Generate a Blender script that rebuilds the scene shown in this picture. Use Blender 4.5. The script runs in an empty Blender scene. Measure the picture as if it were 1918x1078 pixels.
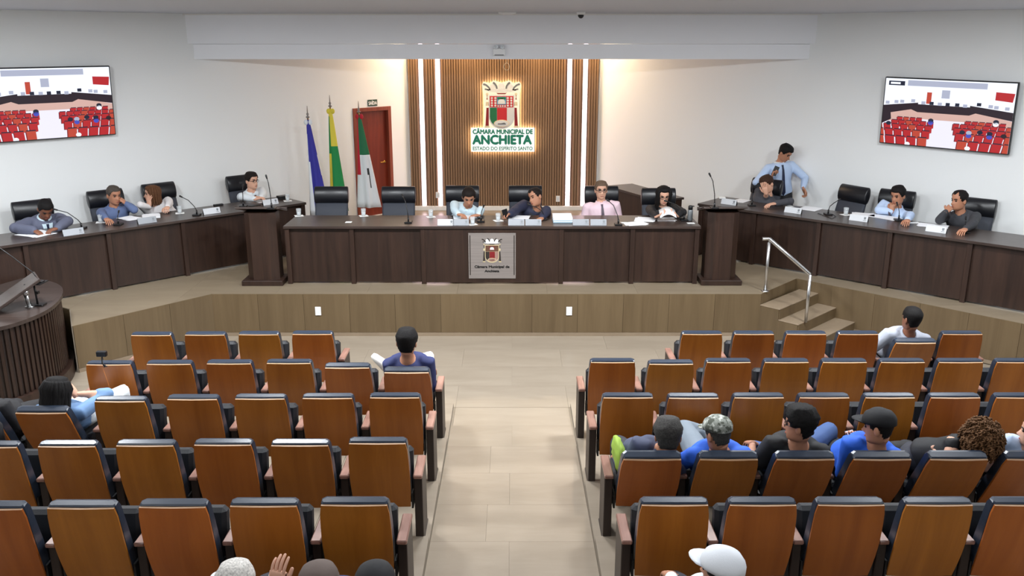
import bpy, math, random
import numpy as np
from mathutils import Vector, Matrix, noise
from mathutils.bvhtree import BVHTree
random.seed(7)
V = Vector
sc = bpy.context.scene
col = sc.collection
R = math.radians
# ------------------------------------------------------------------ camera, world, exposure
F_PX, TILT, CAM_H = 1630.0, R(15.9), 3.75
cam = bpy.data.objects.new('camera', bpy.data.cameras.new('camera'))
col.objects.link(cam)
cam.location = (0, 0, CAM_H)
cam.rotation_euler = (math.pi/2 - TILT, 0, 0)
cam.data.sensor_width = 36.0
cam.data.lens = F_PX/1918*36.0
cam.data.clip_start = 0.05
sc.camera = cam
w = bpy.data.worlds.new('world'); sc.world = w; w.use_nodes = True
w.node_tree.nodes['Background'].inputs[0].default_value = (.8, .85, .9, 1)
w.node_tree.nodes['Background'].inputs[1].default_value = .05
sc.view_settings.view_transform = 'Standard'
sc.view_settings.look = 'None'
sc.view_settings.gamma = 1.0
sc.view_settings.use_curve_mapping = False
sc.view_settings.exposure = 0.60
STAGE_W, HALL_W, COVE_W = 108.0, 12.0, 16.0      # watts of each ceiling panel / cove lamp
# ------------------------------------------------------------------ plan numbers (metres)
S = 0.574            # stage height
DESK = S + 0.80      # worktop height
CEIL = 4.13
BACKY = 16.7
_c, _s = math.cos(TILT), math.sin(TILT)
def ray(x, y):
    u, v = (x-959)/F_PX, (y-539)/F_PX
    return (u, _c - v*_s, -_s - v*_c)
def onz(x, y, z):                     # point of the level surface z seen at a photo pixel
    d = ray(x, y); t = (z-CAM_H)/d[2]
    return V((d[0]*t, d[1]*t, z))
def ony(x, y, Y):
    d = ray(x, y); t = Y/d[1]
    return V((d[0]*t, Y, CAM_H+d[2]*t))
def onpl(x, y, p, n):
    d = V(ray(x, y)); n = V(n); p = V(p)-V((0, 0, CAM_H))
    t = n.dot(p)/n.dot(d)
    return d*t + V((0, 0, CAM_H))
# ------------------------------------------------------------------ materials
def lin(c):
    return tuple(((q/255)/12.92 if q/255 <= .04045 else ((q/255+.055)/1.055)**2.4) for q in c)
MATS = {}
def new_mat(name):
    m = bpy.data.materials.new(name); m.use_nodes = True
    MATS[name] = m
    nt = m.node_tree
    return m, nt, nt.nodes['Principled BSDF']
def plain(name, rgb, rough=.6, metal=0., bump=0., bscale=60, var=.0, spec=None, sheen=0.):
    m, nt, b = new_mat(name)
    c = lin(rgb)
    b.inputs['Base Color'].default_value = (*c, 1)
    b.inputs['Roughness'].default_value = rough
    b.inputs['Metallic'].default_value = metal
    if spec is not None: b.inputs['Specular IOR Level'].default_value = spec
    if sheen: b.inputs['Sheen Weight'].default_value = sheen
    if var or bump:
        tc = nt.nodes.new('ShaderNodeTexCoord')
        nz = nt.nodes.new('ShaderNodeTexNoise'); nz.inputs['Scale'].default_value = bscale
        nz.inputs['Detail'].default_value = 4
        nt.links.new(tc.outputs['Object'], nz.inputs['Vector'])
        if var:
            rp = nt.nodes.new('ShaderNodeValToRGB')
            rp.color_ramp.elements[0].position = .3; rp.color_ramp.elements[1].position = .7
            rp.color_ramp.elements[0].color = (*[q*(1-var) for q in c], 1)
            rp.color_ramp.elements[1].color = (*[min(1, q*(1+var)) for q in c], 1)
            nt.links.new(nz.outputs['Fac'], rp.inputs['Fac'])
            nt.links.new(rp.outputs['Color'], b.inputs['Base Color'])
        if bump:
            bp = nt.nodes.new('ShaderNodeBump'); bp.inputs['Strength'].default_value = bump
            bp.inputs['Distance'].default_value = .004
            nt.links.new(nz.outputs['Fac'], bp.inputs['Height'])
            nt.links.new(bp.outputs['Normal'], b.inputs['Normal'])
    return m
def emit(name, rgb, strength):
    m, nt, b = new_mat(name)
    b.inputs['Base Color'].default_value = (*[q*.08 for q in lin(rgb)], 1)
    b.inputs['Emission Color'].default_value = (*lin(rgb), 1)
    b.inputs['Emission Strength'].default_value = strength
    return m
def wood(name, c1, c2, scale=(14, 14, 1.2), rough=.4, rnd=.0, detail=6, contrast=(.3, .72), spec=.5, hue=0.):
    """stretched-noise grain in object space, shifted per object"""
    m, nt, b = new_mat(name)
    N, L = nt.nodes, nt.links
    tc = N.new('ShaderNodeTexCoord'); oi = N.new('ShaderNodeObjectInfo')
    mul = N.new('ShaderNodeVectorMath'); mul.operation = 'SCALE'; mul.inputs[0].default_value = (13, 7, 31)
    L.new(oi.outputs['Random'], mul.inputs['Scale'])
    add = N.new('ShaderNodeVectorMath'); L.new(tc.outputs['Object'], add.inputs[0]); L.new(mul.outputs[0], add.inputs[1])
    mp = N.new('ShaderNodeMapping'); mp.inputs['Scale'].default_value = scale; L.new(add.outputs[0], mp.inputs['Vector'])
    n1 = N.new('ShaderNodeTexNoise'); n1.inputs['Scale'].default_value = 1; n1.inputs['Detail'].default_value = detail
    n1.inputs['Roughness'].default_value = .65; n1.inputs['Distortion'].default_value = .6
    L.new(mp.outputs[0], n1.inputs['Vector'])
    rp = N.new('ShaderNodeValToRGB')
    rp.color_ramp.elements[0].position, rp.color_ramp.elements[1].position = contrast
    rp.color_ramp.elements[0].color = (*lin(c1), 1); rp.color_ramp.elements[1].color = (*lin(c2), 1)
    L.new(n1.outputs['Fac'], rp.inputs['Fac'])
    out = rp.outputs['Color']
    if rnd or hue:
        hs = N.new('ShaderNodeHueSaturation')
        mr = N.new('ShaderNodeMapRange'); mr.inputs['To Min'].default_value = 1-rnd; mr.inputs['To Max'].default_value = 1+rnd
        L.new(oi.outputs['Random'], mr.inputs['Value']); L.new(mr.outputs[0], hs.inputs['Value'])
        if hue:
            m2 = N.new('ShaderNodeMath'); m2.operation = 'MULTIPLY'; m2.inputs[1].default_value = 7.31
            m3 = N.new('ShaderNodeMath'); m3.operation = 'FRACT'
            mh = N.new('ShaderNodeMapRange'); mh.inputs['To Min'].default_value = .5-hue; mh.inputs['To Max'].default_value = .5+hue
            L.new(oi.outputs['Random'], m2.inputs[0]); L.new(m2.outputs[0], m3.inputs[0]); L.new(m3.outputs[0], mh.inputs['Value'])
            L.new(mh.outputs[0], hs.inputs['Hue'])
        L.new(out, hs.inputs['Color']); out = hs.outputs['Color']
    L.new(out, b.inputs['Base Color'])
    b.inputs['Roughness'].default_value = rough
    b.inputs['Specular IOR Level'].default_value = spec
    bp = N.new('ShaderNodeBump'); bp.inputs['Strength'].default_value = .08; bp.inputs['Distance'].default_value = .002
    L.new(n1.outputs['Fac'], bp.inputs['Height']); L.new(bp.outputs['Normal'], b.inputs['Normal'])
    return m
def glass(name, rgb=(235, 240, 242)):
    m, nt, b = new_mat(name)
    b.inputs['Base Color'].default_value = (*lin(rgb), 1)
    b.inputs['Roughness'].default_value = .05
    b.inputs['Alpha'].default_value = .28
    return m
wall_m = plain('wall_paint', (243, 245, 245), .8, bump=.05, bscale=90)
ceil_m = plain('ceiling_paint', (196, 199, 206), .85)
beam_m = plain('beam_paint', (246, 247, 251), .8)
trimw_m = plain('white_trim', (240, 238, 234), .6)
tile_m = wood('floor_tile', (136, 124, 109), (148, 136, 121), (1.1, 5, 5), .3, rnd=.03, detail=5)
tilet_m = wood('stage_tile', (126, 112, 93), (138, 124, 104), (1.1, 5, 5), .32, rnd=.03, detail=5)
grout_m = plain('grout', (126, 115, 100), .8)
stagef_m = wood('stage_front_tile', (90, 73, 50), (107, 89, 64), (7, 7, .5), .45, rnd=.06, detail=5)
step_m = wood('step_tile', (130, 113, 94), (144, 127, 106), (3, 3, 3), .4)
desk_m = wood('dark_walnut', (34, 20, 14), (57, 38, 29), (13, 13, .8), .42, rnd=.08, detail=5)
desksheen_m = wood('dark_walnut_sheen', (50, 40, 36), (72, 60, 55), (1.0, 14, 14), .3, detail=6)  # same walnut for tops, lightened and greyed: gloss sheen painted into the colour
slat_m = wood('slat_oak', (132, 101, 74), (154, 121, 91), (20, 20, .6), .5, rnd=.05)
slatgap_m = plain('slat_gap', (118, 90, 66), .7)
seat_m = wood('seat_plywood', (146, 79, 22), (192, 115, 42), (6, 6, .4), .34, rnd=.10, detail=4, contrast=(.2, .85), hue=.008)
edge_m = plain('plywood_edge', (168, 132, 98), .5)
arm_m = wood('armrest_wood', (126, 88, 76), (160, 122, 108), (10, 1.5, 10), .32, rnd=.08)
stand_m = wood('dark_standard', (30, 20, 17), (52, 38, 32), (14, 14, 1), .45)
vinyl_m = plain('black_vinyl', (42, 50, 64), .3, bump=.1, bscale=120)
fabric_m = plain('charcoal_cushion', (24, 25, 30), .6, bump=.2, bscale=200)
leather_m = plain('black_leather', (22, 23, 28), .32, bump=.15, bscale=90)
mesh_m = plain('grey_upholstery', (54, 58, 68), .65, bump=.2, bscale=220)
plastic_m = plain('black_plastic', (20, 20, 22), .4)
chrome_m = plain('brushed_steel', (205, 205, 205), .28, 1.0)
silver_m = plain('silver_plate', (140, 143, 148), .45, .3)
plaque_m = wood('brushed_plaque', (120, 112, 108), (140, 132, 127), (1, 90, 90), .38)
paper_m = plain('white_paper', (246, 247, 250), .7)
napkin_m = plain('paper_napkin', (244, 244, 242), .8)
folder_m = plain('blue_folder', (150, 185, 205), .5)
glass_m = glass('clear_glass')
water_m = plain('pale_plastic', (226, 232, 236), .25)
door_m = wood('mahogany_door', (104, 34, 18), (138, 52, 30), (9, 9, .7), .35)
doorf_m = wood('mahogany_frame', (120, 52, 34), (150, 74, 52), (9, 9, .7), .4)
brass_m = plain('brass', (190, 150, 70), .3, 1.0)
white_m = plain('white_plastic', (240, 240, 240), .45)
green_m = plain('sign_green', (20, 140, 112), .5)
dgreen_m = plain('exit_sign_green', (44, 74, 58), .5)
cgreen_m = plain('crest_green', (30, 120, 72), .5)
cred_m = plain('crest_red', (214, 44, 48), .5)
cdred_m = plain('crest_dark_red', (150, 30, 36), .5)
cgrey_m = plain('crest_grey', (120, 124, 128), .5)
cwhite_m = plain('crest_white', (238, 240, 238), .5)
ccream_m = plain('crest_cream', (244, 226, 190), .5)
cblue_m = plain('crest_blue', (110, 170, 205), .5)
pgold_m = plain('plaque_gold', (216, 200, 160), .4, .3)
pdark_m = plain('plaque_dark', (42, 34, 30), .5)
pred_m = plain('plaque_red', (120, 20, 26), .5)
pbrown_m = plain('plaque_brown', (96, 66, 50), .5)
ppink_m = plain('plaque_pink', (150, 118, 108), .5)
ink_m = plain('black_ink', (16, 14, 14), .5)
halo_m = emit('warm_halo_led', (255, 232, 190), 11)
backlit_m = emit('backlit_acrylic', (250, 250, 244), .75)
backcream_m = emit('backlit_cream_acrylic', (255, 236, 200), .7)
strip_m = emit('led_strip', (255, 224, 236), 5)
panel_m = emit('ceiling_led_panel', (245, 248, 255), 5)
cove_m = emit('warm_downlight', (255, 214, 150), 6)
# ------------------------------------------------------------------ mesh builder
def frame(d, up=V((0, 0, 1))):
    d = V(d).normalized()
    if abs(d.dot(up)) > .98: up = V((0, 1, 0)) if abs(d.y) < .9 else V((1, 0, 0))
    x = d.cross(up).normalized()
    return x, x.cross(d).normalized(), d
class MB:
    def __init__(s): s.v, s.f, s.m, s.s = [], [], [], []
    def add(s, vs, fs, mi=0, sm=False):
        o = len(s.v); s.v += [tuple(q) for q in vs]
        for f in fs:
            s.f.append(tuple(i+o for i in f)); s.m.append(mi); s.s.append(sm)
        return s
    def box(s, x0, x1, y0, y1, z0, z1, mi=0, b=0., M=None):
        cx, cy, cz = (x0+x1)/2, (y0+y1)/2, (z0+z1)/2
        hx, hy, hz = abs(x1-x0)/2, abs(y1-y0)/2, abs(z1-z0)/2
        b = min(b, hx*.49, hy*.49, hz*.49)
        if b <= 0:
            vs = [V((cx+i*hx, cy+j*hy, cz+k*hz)) for i in (-1, 1) for j in (-1, 1) for k in (-1, 1)]
            fs = [(0, 1, 3, 2), (4, 6, 7, 5), (0, 4, 5, 1), (2, 3, 7, 6), (0, 2, 6, 4), (1, 5, 7, 3)]
        else:
            vs, ix = [], {}
            for i in (-1, 1):
                for j in (-1, 1):
                    for k in (-1, 1):
                        for a in range(3):
                            h = [hx-b, hy-b, hz-b]; h[a] += b
                            ix[(i, j, k, a)] = len(vs)
                            vs.append(V((cx+i*h[0], cy+j*h[1], cz+k*h[2])))
            fs = []
            for a, (p, q) in ((0, (1, 2)), (1, (2, 0)), (2, (0, 1))):
                for sg in (-1, 1):
                    ring = []
                    for (u, v_) in ((-1, -1), (1, -1), (1, 1), (-1, 1)):
                        k = [0, 0, 0]; k[a] = sg; k[p] = u; k[q] = v_
                        ring.append(ix[(*k, a)])
                    fs.append(tuple(ring if sg > 0 else ring[::-1]))
            for a in range(3):
                p, q = (a+1) % 3, (a+2) % 3
                for u in (-1, 1):
                    for v_ in (-1, 1):
                        k0 = [0, 0, 0]; k0[p] = u; k0[q] = v_
                        k1 = list(k0); k0[a] = -1; k1[a] = 1
                        f = (ix[(*k0, p)], ix[(*k1, p)], ix[(*k1, q)], ix[(*k0, q)])
                        fs.append(f if u*v_ < 0 else f[::-1])
            for i in (-1, 1):
                for j in (-1, 1):
                    for k in (-1, 1):
                        f = (ix[(i, j, k, 0)], ix[(i, j, k, 1)], ix[(i, j, k, 2)])
                        fs.append(f if i*j*k > 0 else f[::-1])
        if M is not None: vs = [M @ q for q in vs]
        return s.add(vs, fs, mi)
    def prism(s, poly, z0, z1, mi=0, M=None, mi_top=None):
        n = len(poly)
        area = sum(poly[i][0]*poly[(i+1) % n][1]-poly[(i+1) % n][0]*poly[i][1] for i in range(n))
        if area < 0: poly = poly[::-1]
        vs = [V((p[0], p[1], z0)) for p in poly]+[V((p[0], p[1], z1)) for p in poly]
        if M is not None: vs = [M @ q for q in vs]
        s.add(vs, [(i, (i+1) % n, (i+1) % n+n, i+n) for i in range(n)]+[tuple(range(n))[::-1]], mi)
        s.add(vs, [tuple(range(n, 2*n))], mi if mi_top is None else mi_top)
        return s
    def loft(s, rings, mi=0, sm=True, cap=True, closed=False):
        n = len(rings[0]); vs = [q for r in rings for q in r]; fs = []
        k = len(rings)
        for a in range(k-1 if not closed else k):
            b2 = (a+1) % k
            for i in range(n):
                j = (i+1) % n
                fs.append((a*n+i, a*n+j, b2*n+j, b2*n+i))
        if cap and not closed:
            c0 = sum((V(q) for q in rings[0]), V())/n; c1 = sum((V(q) for q in rings[-1]), V())/n
            o = len(vs); vs += [c0, c1]
            fs += [((i+1) % n, i, o) for i in range(n)]
            fs += [((k-1)*n+i, (k-1)*n+(i+1) % n, o+1) for i in range(n)]
        return s.add(vs, fs, mi, sm)
    def tube(s, pts, r, n=8, mi=0, sm=True, round_ends=False):
        pts = [V(p) for p in pts]
        rs = list(r) if hasattr(r, '__len__') else [r]*len(pts)
        if round_ends:
            d0 = (pts[0]-pts[1]).normalized(); d1 = (pts[-1]-pts[-2]).normalized()
            pts = [pts[0]+d0*rs[0]*.92, pts[0]+d0*rs[0]*.6]+pts+[pts[-1]+d1*rs[-1]*.6, pts[-1]+d1*rs[-1]*.92]
            rs = [rs[0]*.35, rs[0]*.8]+rs+[rs[-1]*.8, rs[-1]*.35]
        x = None; rings = []
        for i, p in enumerate(pts):
            d = (pts[min(i+1, len(pts)-1)]-pts[max(i-1, 0)]).normalized()
            if x is None: x, y, _ = frame(d)
            else:
                x = (x-d*x.dot(d)).normalized(); y = x.cross(d).normalized()
            # order ring so that normals point out
            rings.append([p+(x*math.cos(t)-y*math.sin(t))*rs[i]*1.0 for t in [2*math.pi*k/n for k in range(n)]])
        return s.loft(rings, mi, sm)
    def lathe(s, prof, n=16, mi=0, sm=True, o=V((0, 0, 0)), M=None):
        rings = []
        for (r, z) in prof:
            ring = [V((r*math.cos(2*math.pi*k/n), r*math.sin(2*math.pi*k/n), z))+V(o) for k in range(n)]
            if M is not None: ring = [M @ q for q in ring]
            rings.append(ring)
        return s.loft(rings, mi, sm)
    def ball(s, c, r, n=10, k=7, mi=0, M=None):
        rx, ry, rz = r if hasattr(r, '__len__') else (r, r, r)
        c = V(c); rings = []
        for a in range(k+1):
            t = math.pi*(a+.04)/(k+.08)-math.pi/2
            ring = [V((rx*math.cos(t)*math.cos(2*math.pi*q/n), ry*math.cos(t)*math.sin(2*math.pi*q/n), rz*math.sin(t))) for q in range(n)]
            if M is not None: ring = [M @ q for q in ring]
            rings.append([c+q for q in ring])
        return s.loft(rings, mi, True)
    def mesh(s, name):
        me = bpy.data.meshes.new(name)
        me.from_pydata(s.v, [], s.f)
        me.polygons.foreach_set('material_index', s.m)
        me.polygons.foreach_set('use_smooth', s.s)
        me.update()
        return me
    def build(s, name, mats, parent=None, loc=None, rz=0.):
        me = s.mesh(name)
        for m in (mats if isinstance(mats, (list, tuple)) else [mats]): me.materials.append(m)
        o = bpy.data.objects.new(name, me); col.objects.link(o)
        if parent: o.parent = parent
        if loc is not None: o.location = loc
        if rz: o.rotation_euler.z = rz
        return o
def empty(name, loc=(0, 0, 0), rz=0.):
    o = bpy.data.objects.new(name, None); col.objects.link(o)
    o.location = loc; o.rotation_euler = (0, 0, rz); o.empty_display_size = .1
    return o
def tag(o, label, cat, group=None, kind=None):
    o['label'] = label; o['category'] = cat
    if group: o['group'] = group
    if kind: o['kind'] = kind
    return o
def struct(o, label=None):
    o['kind'] = 'structure'
    if label: o['label'] = label
    return o
def copy_tree(o, parent=None):
    c = o.copy(); col.objects.link(c)
    if parent: c.parent = parent
    for ch in o.children: copy_tree(ch, c)
    return c
def place(o, name, mats, parent=None, loc=None, rz=0.):      # a further object on the same mesh
    c = bpy.data.objects.new(name, o.data); col.objects.link(c)
    if parent: c.parent = parent
    if loc is not None: c.location = loc
    if rz: c.rotation_euler.z = rz
    return c
def text_mesh(txt, size, extr, mat, name, parent, M, bold=0., align='CENTER', width=None, fat=0.):
    cu = bpy.data.curves.new(name, 'FONT'); cu.body = txt; cu.size = size; cu.extrude = extr
    cu.offset = bold; cu.align_x = align; cu.resolution_u = 3
    t = bpy.data.objects.new(name, cu); col.objects.link(t)
    bpy.context.view_layer.update()
    dg = bpy.context.evaluated_depsgraph_get()
    me = bpy.data.meshes.new_from_object(t.evaluated_get(dg))
    bpy.data.objects.remove(t)
    if width:
        xs = [v.co.x for v in me.vertices]; k = width/(max(xs)-min(xs))
        for v in me.vertices: v.co.x *= k
    if fat:                                    # heavier strokes: the same outline laid again a hair to each side
        vs = [v.co.copy() for v in me.vertices]; fs = [tuple(q.vertices) for q in me.polygons]; m2 = MB()
        for i, (dx, dy) in enumerate(((-fat, 0), (fat, 0), (0, fat), (0, -fat))): m2.add([q+V((dx, dy, i*.00012)) for q in vs], fs)
        me = m2.mesh(name)
    me.materials.clear(); me.materials.append(mat)
    o = bpy.data.objects.new(name, me); col.objects.link(o); o.parent = parent
    o.matrix_local = M
    return o
# ------------------------------------------------------------------ ceiling lamps
def area(name, loc, size, watts, colr, parent, rot=(0, 0, 0), size_y=None, spread=None):
    l = bpy.data.lights.new(name, 'AREA'); l.energy = watts; l.color = colr
    l.shape = 'RECTANGLE'; l.size = size; l.size_y = size_y or size
    if spread: l.spread = spread
    o = bpy.data.objects.new(name, l); col.objects.link(o); o.parent = parent
    o.location = loc; o.rotation_euler = rot
    return o
def ceiling_lamp(x, y, watts, label, group, sx=.6, sy=.6):
    t = empty('ceiling_light', (x, y, CEIL)); tag(t, label, 'ceiling light', group)
    m = MB()
    for (a, b, c, d) in ((-sx/2-.03, sx/2+.03, -sy/2-.03, -sy/2), (-sx/2-.03, sx/2+.03, sy/2, sy/2+.03), (-sx/2-.03, -sx/2, -sy/2, sy/2), (sx/2, sx/2+.03, -sy/2, sy/2)):
        m.box(a, b, c, d, -.012, 0)
    m.build('lamp_frame', trimw_m, t)
    MB().box(-sx/2, sx/2, -sy/2, sy/2, -.008, -.001).build('diffuser', panel_m, t)
    area('lamp_light', (0, 0, -.016), sx*.95, watts, (.93, .97, 1), t, size_y=sy*.95)
words5 = ['leftmost', 'second', 'third', 'fourth', 'rightmost']
for i, x in enumerate((-5.0, -2.6, -.2, 2.2, 4.6)):
    ceiling_lamp(x, 8.3, STAGE_W, 'white square ceiling light over the stage front, %s from the left' % ['first', 'second', 'third', 'fourth', 'fifth'][i], 'ceiling lights over the stage')
for j, y in enumerate((0.5, 3.0, 5.5)):
    for i, x in enumerate((-4.2, 0., 4.2)):
        ceiling_lamp(x, y, HALL_W, 'white square ceiling light over the %s seat rows, %s side' % (['rear', 'middle', 'front'][j], ['left', 'aisle', 'right'][i]), 'ceiling lights over the seats')
for i, x in enumerate((-1.72, -.75, .45, 1.40)):
    t = empty('recessed_downlight', (x, 16.25, CEIL)); tag(t, 'warm round downlight behind the ceiling beam, %s from the left' % ['first', 'second', 'third', 'fourth'][i], 'downlight', 'downlights behind the beam')
    MB().lathe([(.05, -.012), (.075, -.012), (.08, 0), (.05, 0)], 20).build('trim_ring', trimw_m, t)
    MB().lathe([(.0, -.006), (.05, -.006), (.05, -.001), (0, -.001)], 20).build('lens', cove_m, t)
    area('lamp_light', (0, 0, -.02), .1, COVE_W, (1, .74, .44), t)
# ------------------------------------------------------------------ shell
PLX, PRX = -1.97, 1.65
HX = 7.6
L45 = (PLX+HX)*math.sqrt(2); R45 = (HX-PRX)*math.sqrt(2)
LY, RY = BACKY-(PLX+HX), BACKY-(HX-PRX)
struct(MB().box(PLX-.3, PRX+.3, BACKY, BACKY+.15, 0, CEIL).build('wall_back', wall_m))
wl = empty('wall_left', (-HX, LY, 0), R(45)); struct(wl)
d0, d1 = L45-1.245, L45-.40           # door frame outer edges along the left wall
m = MB().box(-.1, d0+.05, 0, .15, 0, CEIL).box(d1-.05, L45+.05, 0, .15, 0, CEIL).box(d0+.05, d1-.05, 0, .15, S+1.95, CEIL).box(d0+.05, d1-.05, 0, .15, 0, S)
m.build('wall_surface', wall_m, wl)
struct(MB().box(-.05, R45+.1, 0, .15, 0, CEIL).build('wall_right', wall_m, loc=(PRX, BACKY, 0), rz=R(-45)))
struct(MB().box(-HX-.15, -HX, -3, LY+.1, 0, CEIL).build('wall_side_left', wall_m))
struct(MB().box(HX, HX+.15, -3, RY+.1, 0, CEIL).build('wall_side_right', wall_m))
struct(MB().box(-HX-.15, HX+.15, -3.15, -3, 0, CEIL).build('wall_rear', wall_m))
struct(MB().box(-HX-.15, HX+.15, -3.15, BACKY+.15, CEIL, CEIL+.1).build('ceiling', ceil_m))
bm_ = empty('ceiling_beam', (0, 0, 0)); struct(bm_, 'white dropped beam across the ceiling before the slatted panel')
MB().box(-4.93, 4.63, 13.74, 14.2, 3.693, CEIL).build('upper_fascia', beam_m, bm_)
MB().box(-4.90, 4.58, 13.80, 14.2, 3.466, 3.689).build('lower_fascia', beam_m, bm_)
MB().box(-4.95, 4.65, 13.70, 13.74, CEIL-.022, CEIL-.001).build('cornice', trimw_m, bm_)
# floor, tiers and ramp
def clip(poly, x0, x1, y0, y1):
    for ax, sg, lim in ((0, 1, x0), (0, -1, -x1), (1, 1, y0), (1, -1, -y1)):
        out = []
        for i in range(len(poly)):
            a, b = poly[i-1], poly[i]
            da, db = a[ax]*sg-lim, b[ax]*sg-lim
            if (da < 0) != (db < 0):
                t = da/(da-db); out.append((a[0]+(b[0]-a[0])*t, a[1]+(b[1]-a[1])*t))
            if db >= 0: out.append(b)
        poly = out
        if len(poly) < 3: return []
    return poly
def tiles(parent, poly, x0, x1, y0, y1, tw, th, z0, z1, mat, name='floor_tile', g=.0014, stagger=True, skip=None):
    n = 0; j = 0; y = y0
    while y < y1:
        x = x0-(tw/2 if stagger and j % 2 else 0)
        while x < x1:
            p = clip(poly, x+g/2, x+tw-g/2, y+g/2, y+th-g/2)
            q = []
            for a in p:
                if not q or (abs(a[0]-q[-1][0])+abs(a[1]-q[-1][1])) > 1e-4: q.append(a)
            if len(q) >= 3 and not (skip and skip(x+tw/2, y+th/2)):
                cx, cy = sum(a[0] for a in q)/len(q), sum(a[1] for a in q)/len(q)
                MB().prism([(a[0]-cx, a[1]-cy) for a in q], 0, z1-z0).build(name, mat, parent, (cx, cy, z0)); n += 1
            x += tw
        y += th; j += 1
    return n
floor = struct(MB().box(-HX, HX, -3, 17, -.2, -.012).build('floor', grout_m))
ROWY = [8.417-.9325*k for k in range(6)]
TIER = .048
EDGE = 8.54
tiles(floor, [(-5.6, 8.54), (5.6, 8.54), (5.6, 11.6), (-5.6, 11.6)], -5.4, 5.6, 8.54, 10.9, 1.2, .6, -.012, 0, tile_m, skip=lambda x, y: x > 3.6 and y > 11.2)
AX = .62
tiles(floor, [(-AX, 7.62), (AX, 7.62), (AX, 8.536), (-AX, 8.536)], -AX-.58, AX, 7.62, 8.54, 1.2, .46, -.012, 0, tile_m)
for k in range(1, 10):
    y1 = EDGE-.9325*(k-1); y0 = y1-.9325
    for sx in (-1, 1):
        o = MB().box(AX*sx if sx > 0 else -HX, HX if sx > 0 else -AX, y0, y1, -.01, TIER*k-.006).build('seating_tier', grout_m)
        struct(o, 'low tiled tier under the %s seat row of the %s block' % (['second', 'third', 'fourth', 'fifth', 'sixth', 'seventh', 'eighth', 'ninth', 'tenth'][k-1], 'right' if sx > 0 else 'left'))
        # tile course by the aisle, nosing proud
        for i in range(5 if k < 6 else 0):
            xa = AX+i*.9; xb = xa+.896
            MB().box(xa*sx, xb*sx, y0+.002, y1-.002, TIER*k-.006, TIER*k, b=.002).build('floor_tile', tile_m, o)
slope = TIER/.9325
ramp = empty('ramp', (0, 7.62, 0)); ramp.rotation_euler = (-math.atan(slope), 0, 0); struct(ramp, 'beige tiled ramp rising along the aisle')
MB().box(-AX+.001, AX-.001, -10.4, -.0, -.1, -.012).build('ramp_slab', grout_m, ramp)
y = 0.; j = 0
while y > -9.6:
    xs = [-AX+.001, -.02, AX-.001] if j % 2 else [-AX+.001, -AX+.42, AX-.001]
    for a, b in zip(xs[:-1], xs[1:]):
        MB().box(a, b-.0014, y-.5986, y, -.012, 0).build('floor_tile', tile_m, ramp)
    y -= .6; j += 1
# stage
STG = [(-3.91, 10.87), (3.24, 10.87), (3.944, 11.636), (HX, 8.01), (HX, RY), (PRX, BACKY), (PLX, BACKY), (-HX, LY), (-HX, 9.3), (-6.45, 9.75), (-6.1, 10.1), (-5.82, 10.42), (-5.42, 10.2), (-5.08, 9.55)]
stage = struct(MB().prism(STG, -.01, S-.012).build('floor_stage', stagef_m), 'raised stage with wood-look tile front')
ns = tiles(stage, STG, -7.8, 7.6, 8.0, 16.7, 1.18, 1.18, S-.012, S, tilet_m, stagger=False)
def facing(parent, a, b, z0, z1, wd, mat, name, th=.012, gap=.003, band=True):
    a, b = V((*a, 0)), V((*b, 0)); d = (b-a); L = d.length; d.normalize(); rz = math.atan2(d.y, d.x)
    n = max(1, round(L/wd)); wq = L/n
    for i in range(n):
        MB().box(gap/2, wq-gap/2, -th, 0, z0+.05 if band else z0, z1-.001).build(name, mat, parent, a+d*(i*wq), rz)
    if band: MB().box(0, L, -th-.004, 0, z0, z0+.047).build('skirting', step_m, parent, a, rz)
for a, b in ((STG[0], STG[1]), (STG[13], STG[0]), ((4.318, 11.262), (HX-.02, 8.03))):
    facing(stage, a, b, 0, S, .6, stagef_m, 'facing_tile')
facing(stage, STG[12], STG[13], 0, S, .6, tile_m, 'facing_tile', band=False)
# steps
st = empty('stage_steps', (3.24, 10.87, 0), R(-45.3)); struct(st, 'three beige tiled steps up to the stage')
WID = 1.04
for k in range(3):
    zt = S-(k+1)*.1435; x0 = .003+k*.272
    MB().box(x0, x0+.272, .003, WID, 0, zt-.014).build('step_block', stagef_m, st)
    MB().box(x0-.0, x0+.272+.012, -.009, WID, zt-.014, zt, b=.003).build('tread', step_m, st)
    MB().box(x0+.272, x0+.284, .003, WID, max(0, zt-.1435), zt-.015).build('riser', stagef_m, st)
    MB().box(x0, x0+.271, -.009, .003, 0, zt-.015).build('side_tile', stagef_m, st)
facing(stage, STG[1], STG[2], S-.1435, S, 1.1, stagef_m, 'facing_tile', band=False, th=.002)
facing(stage, (3.95, 11.63), (4.318, 11.262), 0, S, .6, stagef_m, 'facing_tile', th=.002, band=False)
# skirting at the panel foot
struct(MB().box(PLX+.02, PRX-.02, BACKY-.075, BACKY-.002, S, S+.085, b=.004).build('baseboard_back', trimw_m))
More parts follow.
